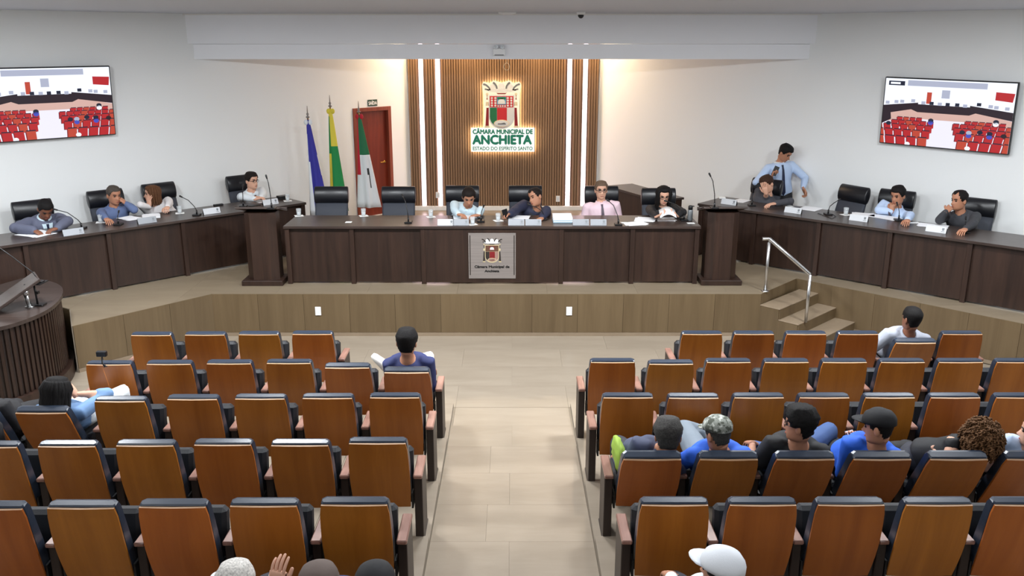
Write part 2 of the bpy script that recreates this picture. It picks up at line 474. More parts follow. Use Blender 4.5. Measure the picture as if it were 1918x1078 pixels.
# ------------------------------------------------------------------ slatted panel with led strips
pan = empty('slatted_wall_panel', (0, BACKY-.005, S)); tag(pan, 'brown slatted wood panel behind the central desk', 'wall panel')
MB().box(PLX+.03, PRX-.03, -.03, 0, .09, CEIL-S-.01).build('backing_board', slatgap_m, pan)
LED = [ony(x, 250, BACKY-.05).x for x in (791.5, 822.5, 1065, 1094)]
proto = None
x = PLX+.05; pitch = .0475
while x < PRX-.05:
    if min(abs(x-q) for q in LED) > .062:
        if proto is None: proto = MB().box(-.017, .017, -.055, -.03, .09, CEIL-S-.01, b=.004).build('slat', slat_m, pan, (x, 0, 0))
        else: place(proto, 'slat', None, pan, (x, 0, 0))
    x += pitch
for q, nm in zip(LED, ('first', 'second', 'third', 'fourth')):
    t = empty('led_strip', (q, BACKY-.04, S)); tag(t, 'vertical white LED strip in the slatted panel, %s from the left' % nm, 'light strip', 'LED strips in the slatted panel')
    MB().box(-.045, .045, -.012, 0, .09, CEIL-S-.012).build('channel', trimw_m, t)
    MB().box(-.033, .033, -.03, -.012, .10, CEIL-S-.03, b=.008).build('diffuser', strip_m, t)
# ------------------------------------------------------------------ door and exit sign
dr = empty('door_1', (0, 0, 0)); dr.parent = None
dr.location = wl.location; dr.rotation_euler = (0, 0, R(45)); struct(dr, 'mahogany door standing behind the flags')
DT = S+2.0
for (a, b, z0, z1) in ((d0, d0+.07, S, DT), (d1-.07, d1, S, DT), (d0+.07, d1-.07, DT-.07, DT)):
    MB().box(a, b, -.02, .14, z0, z1, b=.004).build('door_frame', doorf_m, dr)
leaf = MB().box(d0+.07, d1-.07, .06, .10, S+.005, DT-.07).build('door_leaf', door_m, dr)
hx = d1-.07-.07
m = MB(); m.tube([(hx, .06, S+.98), (hx, .02, S+.98)], .009).tube([(hx, .022, S+.98), (hx-.11, .022, S+.98)], .008, round_ends=True)
m.lathe([(.0, 0), (.025, 0), (.025, .008), (0, .008)], 12, M=Matrix.Translation((hx, .06, S+.98)) @ Matrix.Rotation(R(90), 4, 'X'))
m.build('door_handle', brass_m, leaf)
es = empty('exit_sign', wl.location, R(45)); tag(es, 'small dark green exit sign above the mahogany door', 'sign')
ex = d0+.44
MB().box(ex-.105, ex+.105, -.012, -.001, DT+.02, DT+.135, b=.002).build('sign_plate', dgreen_m, es)
text_mesh('SAÍDA', .085, .001, white_m, 'sign_lettering', es, Matrix.Translation((ex, -.0135, DT+.045)) @ Matrix.Rotation(R(90), 4, 'X'), fat=.003, width=.18)
# ------------------------------------------------------------------ crest drawing shared by wall sign and plaque
def disc(cx, cy, r, n=14, ry=None): return [(cx+r*math.cos(2*math.pi*k/n), cy+(ry or r)*math.sin(2*math.pi*k/n)) for k in range(n)]
def horn(pts, w0, w1):
    l, r_ = [], []
    for i, p in enumerate(pts):
        a, b = pts[max(i-1, 0)], pts[min(i+1, len(pts)-1)]
        dx, dy = b[0]-a[0], b[1]-a[1]; q = math.hypot(dx, dy); wv = (w0+(w1-w0)*i/(len(pts)-1))/2
        l.append((p[0]-dy/q*wv, p[1]+dx/q*wv)); r_.append((p[0]+dy/q*wv, p[1]-dx/q*wv))
    return l+r_[::-1]
def shield(w, top, bot, n=8):
    p = [(-w, top), (-w, bot+.9*w)]
    p += [(-w*math.cos(t), bot+.9*w-.9*w*math.sin(t)) for t in [math.pi*k/(2*n) for k in range(1, n)]]
    p += [(0, bot)]
    return p+[(-a, b) for a, b in p[-2::-1]]
def half(poly, a, b): return clip(poly, a, b, -9, 9)
def crest(pal):
    """list of (name, polygon, height layer, material); unit = crest width 1"""
    out = []
    for sx in (-1, 1):
        f = lambda pts: [(sx*a, b) for a, b in pts]
        out.append(('feather', f(horn([(.48, .56), (.40, .53), (.33, .47), (.30, .40)], .05, .04)), 3, pal['horn']))
        out.append(('feather', f(horn([(.22, .60), (.17, .56), (.13, .50), (.12, .44)], .05, .04)), 3, pal['horn']))
        out.append(('feather', f(horn([(.44, .43), (.38, .42), (.33, .40)], .04, .03)), 3, pal['horn']))
        out.append(('shell', disc(sx*.22, .48, .085), 2, pal['shell']))
        out.append(('tassel', f([(.34, -.05), (.40, -.05), (.43, -.52), (.34, -.52)]), 3, pal['band']))
        out.append(('tassel_fringe', f([(.33, -.52), (.44, -.52), (.45, -.57), (.32, -.57)]), 3, pal['gold']))
        out.append(('finial', f([(.36, .16), (.40, .16), (.385, .22), (.39, .28), (.37, .28), (.375, .22)]), 3, pal['band']))
        out.append(('finial_head', disc(sx*.38, .30, .035, 8), 3, pal['gold']))
        out.append(('finial_foot', f([(.33, .0), (.42, .0), (.41, .10), (.34, .10)]), 2, pal['gold']))
    out.append(('shell', disc(0, .49, .09), 2, pal['shell']))
    out.append(('scroll', disc(0, .40, .40, 20, .055), 3, pal['shell']))
    out.append(('ribbon', [(-.14, .34), (-.10, .30), (.10, .30), (.14, .34), (.10, .33), (-.10, .33)], 4, pal['band']))
    sh = shield(.34, .28, -.60)
    out.append(('shield_border', sh, 2, pal['border']))
    inn = shield(.31, .25, -.565)
    up = clip(inn, -1, 1, -.04, 1); lo = clip(inn, -1, 1, -1, -.05)
    out.append(('chief', up, 3, pal['chief']))
    out.append(('field', half(lo, -1, -.125), 3, pal['green']))
    out.append(('field', half(lo, -.12, .14), 3, pal['red']))
    out.append(('field', half(lo, .145, 1), 3, pal['white']))
    for sx in (-1, 1):
        for cx in (.165, .255):
            for cy in (.20, .135, .07, .005): out.append(('shell_charge', disc(sx*cx, cy, .028, 8), 4, pal['charge']))
    for cx in (-.09, -.03, .03, .09): out.append(('shell_charge', disc(cx, -.005, .022, 8), 4, pal['charge']))
    out.append(('inset', [(-.125, .03), (.125, .03), (.125, .235), (-.125, .235)], 4, pal['inset']))
    out.append(('inset_hill', [(-.10, .05), (.10, .05), (.09, .12), (.04, .19), (-.03, .195), (-.09, .13)], 5, pal['shell']))
    out.append(('inset_canopy', [(-.11, .17), (.11, .17), (.11, .225), (-.11, .225)], 5, pal['canopy']))
    out.append(('cartouche', disc(0, -.46, .21, 18, .10), 4, pal['gold']))
    out.append(('cartouche_field', disc(0, -.46, .185, 18, .078), 5, pal['white']))
    out.append(('cartouche_house', [(-.10, -.485), (.11, -.485), (.11, -.46), (.07, -.435), (-.02, -.455), (-.10, -.455)], 6, pal['house']))
    return out
def put_crest(parent, M, size, pal, layer=.0022):
    for nm, poly, ly, mt in crest(pal):
        MB().prism([(a*size, b*size) for a, b in poly], 0, layer*ly, M=M).build(nm, mt, parent)
FRONT = Matrix.Rotation(R(90), 4, 'X')          # drawing plane turned to face -Y
sg = empty('emblem_sign', (0, 0, 0)); tag(sg, 'backlit coat of arms with green lettering on the slatted panel', 'sign')
SY = BACKY-.13
cc = ony(939.5, 198, SY); csz = (ony(975, 200, SY).x-ony(904, 200, SY).x)
def bk(poly, name, mat, y0, y1, c):
    MB().prism(poly, y0, y1, M=Matrix.Translation(c) @ FRONT).build(name, mat, sg)
cp = [(-.5, .52), (-.46, .60), (-.30, .57), (-.2, .63), (0, .58), (.2, .63), (.30, .57), (.46, .60), (.5, .52), (.47, .3), (.46, 0), (.46, -.58), (.30, -.58), (.16, -.57), (0, -.63), (-.16, -.57), (-.30, -.58), (-.46, -.58), (-.46, 0), (-.47, .3)]
MB().prism([(a*csz*1.03, b*csz*1.03) for a, b in cp], -.012, 0, M=Matrix.Translation(cc) @ FRONT).build('backing_plate', backcream_m, sg)
MB().prism([(a*csz*1.0, b*csz*1.0) for a, b in cp], -.03, -.014, M=Matrix.Translation(cc) @ FRONT).build('halo_light', halo_m, sg)
put_crest(sg, Matrix.Translation(cc) @ FRONT, csz, dict(horn=cgrey_m, shell=cwhite_m, band=cdred_m, gold=ccream_m, border=cwhite_m, chief=cred_m, green=cgreen_m, red=cred_m, white=cwhite_m, charge=cwhite_m, inset=cblue_m, canopy=cgreen_m, house=cgrey_m))
a_, b_ = ony(882, 239, SY), ony(1001, 284, SY)
MB().box(a_.x, b_.x, SY, SY+.012, b_.z, a_.z, b=.004).build('lettering_plate', backlit_m, sg)
MB().box(a_.x+.01, b_.x-.01, SY+.014, SY+.03, b_.z+.01, a_.z-.01).build('halo_light', halo_m, sg)
for txt, yb, hgt, x0, x1, bo in (('CÂMARA MUNICIPAL DE', 250.5, 8.5, 884, 999, .006), ('ANCHIETA', 269.5, 17, 884, 997, .013), ('ESTADO DO ESPÍRITO SANTO', 281, 6.8, 884, 999, .002)):
    p0, p1 = ony(x0, yb, SY-.002), ony(x1, yb, SY-.002)
    capz = ony(x0, yb-hgt, SY).z-p0.z
    o = text_mesh(txt, capz/.72, .0015, green_m, 'sign_lettering', sg, Matrix.Translation(((p0.x+p1.x)/2, SY-.003, p0.z)) @ FRONT, fat=bo, width=(p1.x-p0.x)*.97)
for (dx, dz, wx, wz) in ((0, 0, csz*.9, csz*1.2), ((a_.x+b_.x)/2-cc.x, (a_.z+b_.z)/2-cc.z, b_.x-a_.x, a_.z-b_.z)):
    pass
# outlets, emergency lamp, dome camera, hook, beam fittings
def outlet(p, label, wx=.075, wz=.115):
    t = empty('wall_outlet', p); tag(t, label, 'outlet')
    pl = MB().box(-wx/2, wx/2, -.01, 0, -wz/2, wz/2, b=.003).build('outlet_plate', white_m, t)
    MB().box(-wx*.25, wx*.25, -.013, -.01, -wz*.25, wz*.25, b=.002).build('socket', water_m, pl)
outlet(ony(596, 582, 10.855), 'white outlet on the stage front left of the aisle')
outlet(ony(1066, 582, 10.855), 'white outlet on the stage front right of the aisle')
outlet(ony(820, 365, BACKY-.062), 'white switch plate low on the slatted panel near the left strips')
outlet(ony(1045, 372, BACKY-.062), 'white switch plate low on the slatted panel near the right strips')
t = empty('emergency_light', ony(935, 95, 13.79)); tag(t, 'white twin-lamp emergency light on the ceiling beam', 'emergency light')
MB().box(-.095, .095, -.05, .008, -.075, .035, b=.008).build('housing', white_m, t)
for sx in (-1, 1): MB().lathe([(.0, 0), (.034, 0), (.034, .03), (.02, .04), (0, .04)], 14, M=Matrix.Translation((sx*.05, -.05, .055)) @ Matrix.Rotation(R(90), 4, 'X')).build('lamp_head', water_m, t)
MB().box(-.07, .07, -.054, -.05, -.07, -.055).build('status_strip', cgrey_m, t)
t = empty('dome_camera', V((ony(1088, 33, 12.6).x, 12.6, CEIL))); tag(t, 'small dome security camera under the ceiling', 'security camera')
MB().lathe([(0, 0), (.06, 0), (.06, -.03), (.045, -.045), (0, -.045)], 18).build('camera_base', white_m, t)
MB().ball((0, 0, -.05), (.042, .042, .045), 14, 9).build('dome', plastic_m, t)
t = empty('smoke_detector', V((ony(950, 27, 12.9).x, 12.9, CEIL))); tag(t, 'round white smoke detector under the ceiling', 'smoke detector')
MB().lathe([(0, 0), (.13, 0), (.125, -.02), (.07, -.035), (0, -.035)], 20).build('detector_body', white_m, t)
hk = ony(949, 118, 14.3)
t = empty('hanging_loop', hk); tag(t, 'thin cream cord loop hanging below the ceiling beam', 'cord')
MB().tube([V((.05*math.sin(q)*.9, 0, -.055+.055*math.cos(q))) for q in [2*math.pi*k/16 for k in range(17)]], .005, 6).tube([(0, 0, 0), (.02, -.03, .10), (.03, -.09, .17)], .005, 6).build('cord_loop', ccream_m, t)
# ------------------------------------------------------------------ auditorium seats
def rrect(w, h, r, n=3):
    p = []
    for cx, cy, a0 in ((w/2-r, h/2-r, 0), (-w/2+r, h/2-r, 90), (-w/2+r, -h/2+r, 180), (w/2-r, -h/2+r, 270)):
        for k in range(n+1):
            t = R(a0+90*k/n); p.append((cx+r*math.cos(t), cy+r*math.sin(t)))
    return p
def back_mesh():
    """local frame: origin at the pivot, z up the back, -y towards the rear"""
    LEN = .572; pn = MB(); rings = []
    nz_ = 9
    wd = lambda t: .207+.010*math.sin(math.pi*t)-(.008*max(0, t-.93)/.07 if t > .93 else 0)
    bul = lambda t: -.016*math.sin(math.pi*min(1, t*1.05))-.004
    for k in range(nz_+1):
        t = k/nz_; z = -.03+t*(LEN+.005)
        if k == nz_: t = .995
        x = wd(t); y = bul(t)
        rings.append([V((-x, y, z)), V((-x*.5, y-.004, z)), V((0, y-.006, z)), V((x*.5, y-.004, z)), V((x, y, z)), V((x, y+.013, z)), V((0, y+.009, z)), V((-x, y+.013, z))])
    pn.loft(rings, 0, False)
    pn.m = [1 if i >= len(pn.f)-8 else q for i, q in enumerate(pn.m)]      # pale ply edge on top
    for i in range(len(pn.f)): pn.s[i] = False
    cu = MB(); rings = []
    for t in (0, .04, .15, .4, .7, .93, .985, 1.0):
        z = .0+t*(LEN-.015); x = .206+.010*math.sin(math.pi*t); x -= .010 if t == 1 else .003 if t > .97 else 0
        y0 = bul(t)+.010; th = .085+.02*math.sin(math.pi*min(1, t*1.2)); th -= .03 if t == 1 else .012 if t > .97 else (.03 if t == 0 else 0)
        o = .012 if t == 1 else .003 if t > .97 else 0
        rings.append([V((-x+.01, y0+o, z)), V((x-.01, y0+o, z)), V((x, y0+.012+o, z)), V((x, y0+th-.02, z)), V((x-.025, y0+th, z)), V((-x+.025, y0+th, z)), V((-x, y0+th-.02, z)), V((-x, y0+.012+o, z))])
    cu.loft(rings, 0, False)
    return pn.mesh('back_panel'), cu.mesh('back_cushion')
bp_me, bc_me = back_mesh(); bp_me.materials.append(seat_m); bp_me.materials.append(edge_m); bc_me.materials.append(vinyl_m)
def part_obj(name, me, parent, M=None):
    o = bpy.data.objects.new(name, me); col.objects.link(o); o.parent = parent
    if M is not None: o.matrix_local = M
    return o
def meshed(mb, name, *mats):
    me = mb.mesh(name)
    for q in mats: me.materials.append(q)
    return me
sc_me = meshed(MB().box(-.215, .215, 0, .43, -.05, .055, b=.03), 'seat_cushion', fabric_m)
sp_me = meshed(MB().box(-.20, .20, .02, .40, -.068, -.046, b=.006), 'seat_pan', stand_m)
ar_me = meshed(MB().box(-.033, .033, .085, .42, .534, .564, b=.007), 'armrest', arm_m)
st_me = meshed(MB().box(-.030, .030, .115, .40, .0, .534, b=.005).box(-.032, .032, .10, .43, 0, .012), 'standard', stand_m)
hg_me = meshed(MB().box(-.22, .22, .15, .19, .33, .37).box(-.228, -.215, .12, .2, .28, .40).box(.215, .228, .12, .2, .28, .40), 'hinge_bar', plastic_m)
ORD = ['first', 'second', 'third', 'fourth', 'fifth', 'sixth', 'seventh', 'eighth', 'ninth']
ROWN = ['front row', 'second row', 'third row', 'fourth row', 'fifth row', 'rearmost row']
SEATS = {}
def seat(block, row, i, x, rec=12., down=False, who=None, arms=(True, False), dy=0.):
    y = ROWY[row]+dy
    t = empty('auditorium_seat', (x, y, TIER*row))
    where = '%s block, %s, %s from the aisle' % (block, ROWN[row], ORD[i])
    tag(t, ('reclined orange-brown seat under %s' % who) if who else ('empty orange-brown wooden seat, ' + where), 'seat', 'auditorium seats of the %s block' % block)
    M = Matrix.Translation((0, .125, .32)) @ Matrix.Rotation(R(rec), 4, 'X')
    part_obj('back_panel', bp_me, t, M); part_obj('back_cushion', bc_me, t, M)
    if down: Ms = Matrix.Translation((0, .19, .385)) @ Matrix.Rotation(R(3), 4, 'X')
    else: Ms = Matrix.Translation((0, .27, .25)) @ Matrix.Rotation(R(80), 4, 'X')
    part_obj('seat_cushion', sc_me, t, Ms); part_obj('seat_pan', sp_me, t, Ms)
    part_obj('hinge_bar', hg_me, t)
    for sx, on in ((-1, arms[0]), (1, arms[1])):
        if on:
            Ma = Matrix.Translation((sx*.268, 0, 0))
            part_obj('armrest', ar_me, t, Ma); part_obj('standard', st_me, t, Ma)
    SEATS[(block, row, i)] = V((x, y, TIER*row))
    return t
P_ = .545
left_rows = {0: (2, 4), 1: (0, 6), 2: (0, 7), 3: (0, 6), 4: (0, 5)}
right_rows = {0: (2, 6), 1: (0, 8), 2: (0, 7), 3: (0, 6), 4: (0, 5)}
occ = {('left', 1, 0): 'the man in a navy shirt by the aisle', ('left', 2, 5): 'the long-haired woman in a denim shirt', ('left', 2, 6): 'the person in black at the left edge',
       ('right', 0, 6): 'the man in a pale grey polo shirt', ('right', 3, 0): 'the grey-haired person with a lime cloth', ('right', 3, 1): 'the man in a camouflage cap',
       ('right', 3, 2): 'the person in a black printed shirt', ('right', 3, 3): 'the man in a black cap', ('right', 3, 4): 'the curly-haired woman', ('right', 3, 5): 'the person cut off at the right edge'}
slight = {('left', 1, 1): 20, ('right', 2, 1): 12.5, ('left', 2, 4): 14, ('right', 1, 1): 15, ('left', 3, 1): 13.5}
for row, (s0, n) in left_rows.items():
    for k in range(n):
        i = s0+k; key = ('left', row, i); wh = occ.get(key)
        x = -.955-P_*i
        if row == 2 and i >= 4: x -= .03*(i-3)
        seat('left', row, i, x, 27 if wh else slight.get(key, 12), bool(wh), wh, (True, k == 0), dy=-.012*k)
for row, (s0, n) in right_rows.items():
    for k in range(n):
        i = s0+k; key = ('right', row, i); wh = occ.get(key)
        x = (.88, .925, .945, .975, .985)[row]+.533*i
        seat('right', row, i, x, (28 if row == 3 else 27) if wh else slight.get(key, 12), bool(wh), wh, (k == 0, True))
# seats of the rear row carry the people whose heads reach into the picture
for blk, i, x, who in (('left', 0, -.955, 'the person in a brown cap'), ('left', 1, -1.50, 'the white-haired person'), ('right', 0, 1.06, 'the person in a white cap'), ('left', 9, -.955, None)):
    if who: seat(blk, 5, i, x, 24, True, who, (True, True) if i == 0 else (True, False))
# small clip-on camera on a seat back
cs = SEATS[('left', 1, 5)]
t = empty('clip_camera', cs+V((-.03, -.02, .915))); tag(t, 'small black camera clipped on a seat back in the second row', 'camera')
MB().box(-.045, .045, -.02, .02, .035, .085, b=.005).build('camera_body', plastic_m, t)
MB().lathe([(0, 0), (.016, 0), (.016, .02), (0, .02)], 12, M=Matrix.Translation((.01, .02, .06)) @ Matrix.Rotation(R(-90), 4, 'X')).build('lens', ink_m, t)
MB().tube([(0, 0, .035), (.0, -.01, .01), (.012, -.035, -.01), (.03, -.04, -.05)], .007, 6, round_ends=True).tube([(.005, -.03, -.02), (.05, -.045, -.045)], .006, 6, round_ends=True).tube([(0, 0, .01), (-.02, .05, -.012)], .006, 6, round_ends=True).build('flexible_legs', plastic_m, t)
t = empty('hanging_cable', cs+V((0, -.055, .0))); tag(t, 'thin orange cable hanging down a seat back below the clip-on camera', 'cable')
MB().tube([(-.015, -.012, .86), (.0, -.0, .75), (.012, .025, .62), (.02, .06, .42)], .003, 5).build('cable', plain('orange_cable', (190, 110, 40), .5), t)
# ------------------------------------------------------------------ council desks
def desk(name, label, loc, rz, x0, x1, posts, deep=.75, proud=None, ends=(True, True)):
    t = empty(name, loc, rz); tag(t, label, 'desk')
    H = DESK-S
    MB().box(x0, x1, -.04, deep, H-.035, H, b=.004).build('worktop', desksheen_m, t)
    for p in posts: MB().box(p-.03, p+.03, -.015, .06, 0, H-.036, b=.003).build('post', desk_m, t)
    ps = sorted(posts)
    for a, b in zip(ps[:-1], ps[1:]):
        y0 = -.012 if proud and a >= proud[0]-.01 and b <= proud[1]+.01 else .025
        MB().box(a+.031, b-.031, y0, y0+.02, .022, H-.036).build('front_panel', desk_m, t)
    if ps[0] > x0+.1: MB().box(x0+.02, ps[0]-.031, .025, .045, .022, H-.036).build('front_panel', desk_m, t)
    if ps[-1] < x1-.1: MB().box(ps[-1]+.031, x1-.02, .025, .045, .022, H-.036).build('front_panel', desk_m, t)
    for e, xx in ((ends[0], x0+.015), (ends[1], x1-.045)):
        if e: MB().box(xx, xx+.03, .046 if min(abs(xx+.015-p) for p in posts) > .07 else .062, deep-.02, 0, H-.036).build('end_panel', desk_m, t)
    return t
LA, LRZ = V((-5.683, 10.659, S)), math.atan2(.699, .715)
RA, RRZ = V((2.832, 13.037, S)), math.atan2(-.669, .744)
Le, Lb = V((.715, .699, 0)), V((-.699, .715, 0))
Re, Rb = V((.744, -.669, 0)), V((.669, .744, 0))
desk('council_desk', 'long dark wood council desk on the left of the stage', LA, LRZ, -1.0, 3.53, [-.39, .60, 1.60, 2.57, 3.49], .72)
desk('council_desk', 'long dark wood council desk on the right of the stage', RA, RRZ, 0., 5.25, [.04, .92, 1.885, 2.845, 3.81, 4.77], .77)
desk('presiding_desk', 'dark wood central presiding desk with emblem plaque', V((0, 11.36, S)), 0., -3.04, 2.51, [-3.0, -2.14, -1.19, .66, 1.61, 2.47], .72, proud=(-1.19, .66))
# emblem plaque on the central desk
PY = 11.36-.013
pq = empty('desk_plaque', (0, 0, 0)); tag(pq, 'brushed metal plaque with coat of arms on the central desk', 'plaque')
a_, b_ = ony(877, 436, PY), ony(966, 521, PY)
MB().box(a_.x, b_.x, PY-.012, PY-.001, b_.z, a_.z, b=.003).build('plaque_plate', plaque_m, pq)
for xx in (a_.x+.022, b_.x-.022): MB().box(xx-.006, xx+.006, PY-.0135, PY-.0125, b_.z+.05, a_.z-.03).build('plaque_groove', pdark_m, pq)
pc = ony(921.5, 469, PY-.0122); psz = ony(941, 469, PY).x-ony(902, 469, PY).x
put_crest(pq, Matrix.Translation(pc) @ FRONT, psz, dict(horn=pdark_m, shell=cwhite_m, band=pdark_m, gold=pgold_m, border=pgold_m, chief=pbrown_m, green=pdark_m, red=pred_m, white=ppink_m, charge=pbrown_m, inset=pred_m, canopy=pbrown_m, house=pbrown_m), .0012)
for txt, yb, hh, x0, x1 in (('Câmara Municipal de', 501.3, 5, 889, 954), ('Anchieta', 509.3, 5, 908, 935)):
    p0, p1 = ony(x0, yb, PY-.0135), ony(x1, yb, PY-.0135)
    text_mesh(txt, (ony(x0, yb-hh, PY).z-p0.z)/.72, .0006, ink_m, 'plaque_lettering', pq, Matrix.Translation(((p0.x+p1.x)/2, PY-.0138, p0.z)) @ FRONT, fat=.0025, width=p1.x-p0.x)
# side desk behind the presiding table
def side_desk():
    a, b, c_ = onz(1138, 347, S+.75), onz(1205, 366, S+.75), onz(1172, 341, S+.75)
    e = (b-a); e.normalize(); bk_ = V((-e.y, e.x, 0))
    t = empty('side_desk', V((a.x, a.y, S)), math.atan2(e.y, e.x)); tag(t, 'low dark desk against the right wall behind the pink-shirted man', 'desk')
    MB().box(0, 1.55, -.02, .5, .715, .75, b=.004).build('worktop', desksheen_m, t)
    MB().box(.05, 1.5, .02, .04, .30, .714).build('modesty_panel', desk_m, t)
    for xx in (.03, .80, 1.50): MB().box(xx-.03, xx+.03, .041, .47, 0, .714).build('leg_panel', desk_m, t)
side_desk()
# ------------------------------------------------------------------ executive chairs
def exec_chair_meshes():
    bk = MB(); rings = []
    for t, x, y, th in ((0, .20, .20, .04), (.02, .225, .205, .07), (.3, .235, .235, .085), (.6, .24, .26, .08), (.97, .24, .30, .07), (1., .22, .302, .04)):
        z = .50+t*.36
        rings.append([V((-x+.03, -y-th/2, z)), V((x-.03, -y-th/2, z)), V((x, -y-th/2+.025, z)), V((x, -y+th/2-.01, z)), V((x-.03, -y+th/2, z)), V((-x+.03, -y+th/2, z)), V((-x, -y+th/2-.01, z)), V((-x, -y-th/2+.025, z))])
    bk.loft(rings, 0, True)
    hr = MB(); prof = []
    for k in range(14):
        q = 2*math.pi*k/14
        prof.append((math.cos(q)*.058-.01*math.sin(q), math.sin(q)*.125))
    rings = []
    for x, s_ in ((-.250, .80), (-.245, .95), (-.235, 1), (0, 1), (.235, 1), (.245, .95), (.250, .80)):
        rings.append([V((x, -.315+p*s_-.16*(z_*s_)*.5, .972+z_*s_)) for p, z_ in prof])
    hr.loft(rings, 0, True)
    stt = MB().box(-.245, .245, -.22, .25, .36, .45, b=.035)
    base = MB().lathe([(.028, .06), (.028, .22), (.05, .24), (.05, .34), (.12, .36)], 12)
    for k in range(5):
        q = 2*math.pi*k/5+.3
        base.tube([(0, 0, .09), (.25*math.cos(q), .25*math.sin(q), .065)], [.026, .016], 6)
        base.ball((.25*math.cos(q), .25*math.sin(q), .032), (.022, .022, .032), 8, 6)
    return [('seat', stt, mesh_m), ('backrest', bk, mesh_m), ('headrest', hr, leather_m), ('swivel_base', base, plastic_m)]
EX = [(n_, meshed(mb, n_, mt)) for n_, mb, mt in exec_chair_meshes()]
CH = {}
def exec_chair(key, x, y, face, label, dz=0., side=0.):
    """x, y: photo pixel of the middle of the headrest top"""
    p = onz(x, y, S+1.06+dz)
    f = V((*face, 0)).normalized()
    o = V((p.x, p.y, S))+f*.30
    t = empty('office_chair', o, math.atan2(-f.x, f.y)+side); tag(t, label, 'office chair', 'black high-back office chairs on the stage')
    for n_, me in EX: part_obj(n_, me, t)
    CH[key] = (o, f)
LF, RF = (.699, -.715), (-.669, -.744)
exec_chair('L1', 60, 380, LF, 'black high-back office chair behind the man in grey suit')
exec_chair('L2', 197, 360, LF, 'black high-back office chair behind the man in slate-blue shirt')
exec_chair('L3', 297, 347, LF, 'black high-back office chair behind the woman in white blouse')
exec_chair('L4', 452, 332, LF, 'black high-back office chair behind the man in a vest and glasses')
exec_chair('C1', 620, 354, (0, -1), 'empty black office chair leftmost behind the central desk, before the blue flag')
exec_chair('C2', 746, 354, (0, -1), 'empty black office chair behind the central desk, before the mahogany door')
exec_chair('C3', 866, 352, (0, -1), 'black office chair behind the man in pale shirt reading')
exec_chair('C4', 984, 352, (0, -1), 'black office chair behind the man in navy suit')
exec_chair('C5', 1127, 353, (0, -1), 'black office chair behind the man in pink shirt')
exec_chair('C6', 1234, 357, (0, -1), 'black office chair behind the woman in black')
exec_chair('R1', 1437, 332, RF, 'black office chair behind the man holding his head, near the standing man', .06)
exec_chair('R2', 1600, 346, (-.86, -.5), 'empty black office chair turned aside at the right desk', .05)
exec_chair('R3', 1681, 358, RF, 'black office chair behind the man in light blue shirt with hand on chin', .02)
exec_chair('R4', 1830, 373, RF, 'black office chair behind the man in dark grey at the right end', .02)
# ------------------------------------------------------------------ lecterns
def lectern(cx, cy, label):
    t = empty('lectern', (cx, cy, S)); tag(t, label, 'lectern', 'wooden lecterns on the stage')
    MB().box(-.275, .275, -.2, .2, 0, .07, b=.006).build('base_plinth', desk_m, t)
    oct_ = [(-.21, -.06), (-.12, -.15), (.12, -.15), (.21, -.06), (.21, .13), (-.21, .13)]
    MB().prism(oct_, .07, .98).build('column', desk_m, t)
    Mb = Matrix.Translation((0, 0, 1.0)) @ Matrix.Rotation(R(-14), 4, 'X')
    rb = MB().box(-.29, .29, -.17, .25, 0, .028, b=.004, M=Mb).build('reading_board', desksheen_m, t)
    MB().box(-.29, .29, .225, .25, .028, .05, M=Mb).build('lip', desk_m, rb)
    return t
lc = onz(493, 534, S); lectern(lc.x, 11.44, 'dark wood lectern beside the left end of the central desk')
rc = onz(1350.5, 534, S); lectern(rc.x, 11.46, 'dark wood lectern beside the right end of the central desk')
# ------------------------------------------------------------------ handrail
t = empty('handrail', (0, 0, 0)); tag(t, 'steel handrail beside the stage steps', 'handrail')
hb = onz(1433, 545, S); ht = V((hb.x, hb.y, ony(1447, 447, hb.y).z))
h2 = V((hb.x, hb.y, 0))+V((.7034, -.7108, 0))*.60
h2t = V((h2.x, h2.y, ony(1551, 514, h2.y).z))
lowz = S-.1435*3
MB().tube([hb, ht-V((0, 0, .05))], .021, 12).tube([ht-V((0, 0, .05)), ht-V((0, 0, .01))], .012, 10).build('post', chrome_m, t)
MB().lathe([(0, 0), (.05, 0), (.05, .008), (.022, .02), (0, .02)], 16, o=hb).build('base_flange', chrome_m, t)
h2b = V((h2.x, h2.y, S-.287))
MB().tube([h2b, h2t], .021, 12).build('post', chrome_m, t)
MB().tube([ht-V((.09, -.0, 0)), ht, h2t+V((.0, 0, 0))], .024, 12).build('top_rail', chrome_m, t)
# ------------------------------------------------------------------ rounded tribune
TZ = .95
ol = [onz(x, y, TZ) for x, y in ((127, 540), (120, 560), (95, 580), (60, 595), (30, 605), (0, 612), (-40, 618), (-90, 620))]
ol2 = [onz(x, y, TZ) for x, y in ((118, 531), (103, 525), (75, 520), (50, 519))]
OUT = [(p.x-.03, p.y-.03) for p in ol2[::-1]]+[(p.x-.03, p.y-.03) for p in ol]
def smooth2(pts, it=2):
    for _ in range(it):
        q = [pts[0]]
        for a, b in zip(pts[:-1], pts[1:]):
            q += [(a[0]*.75+b[0]*.25, a[1]*.75+b[1]*.25), (a[0]*.25+b[0]*.75, a[1]*.25+b[1]*.75)]
        pts = q+[pts[-1]]
    return pts
OUT = smooth2(OUT, 2)
IN = smooth2([(p.x, p.y) for p in [onz(x, y, TZ) for x, y in ((-30, 541), (0, 545), (25, 551), (31, 559), (18, 571), (0, 578), (-40, 585), (-90, 588))]], 1)
tb = empty('tribune', (OUT[0][0], OUT[0][1], 0)); tag(tb, 'rounded dark wood tribune with vertical slats at the left', 'tribune')
og = V((OUT[0][0], OUT[0][1], 0))
rel = lambda pts: [(a-og.x, b-og.y) for a, b in pts]
ring = rel(OUT)+rel(IN)[::-1]
MB().prism(ring, TZ-.04, TZ).build('worktop', desksheen_m, tb)
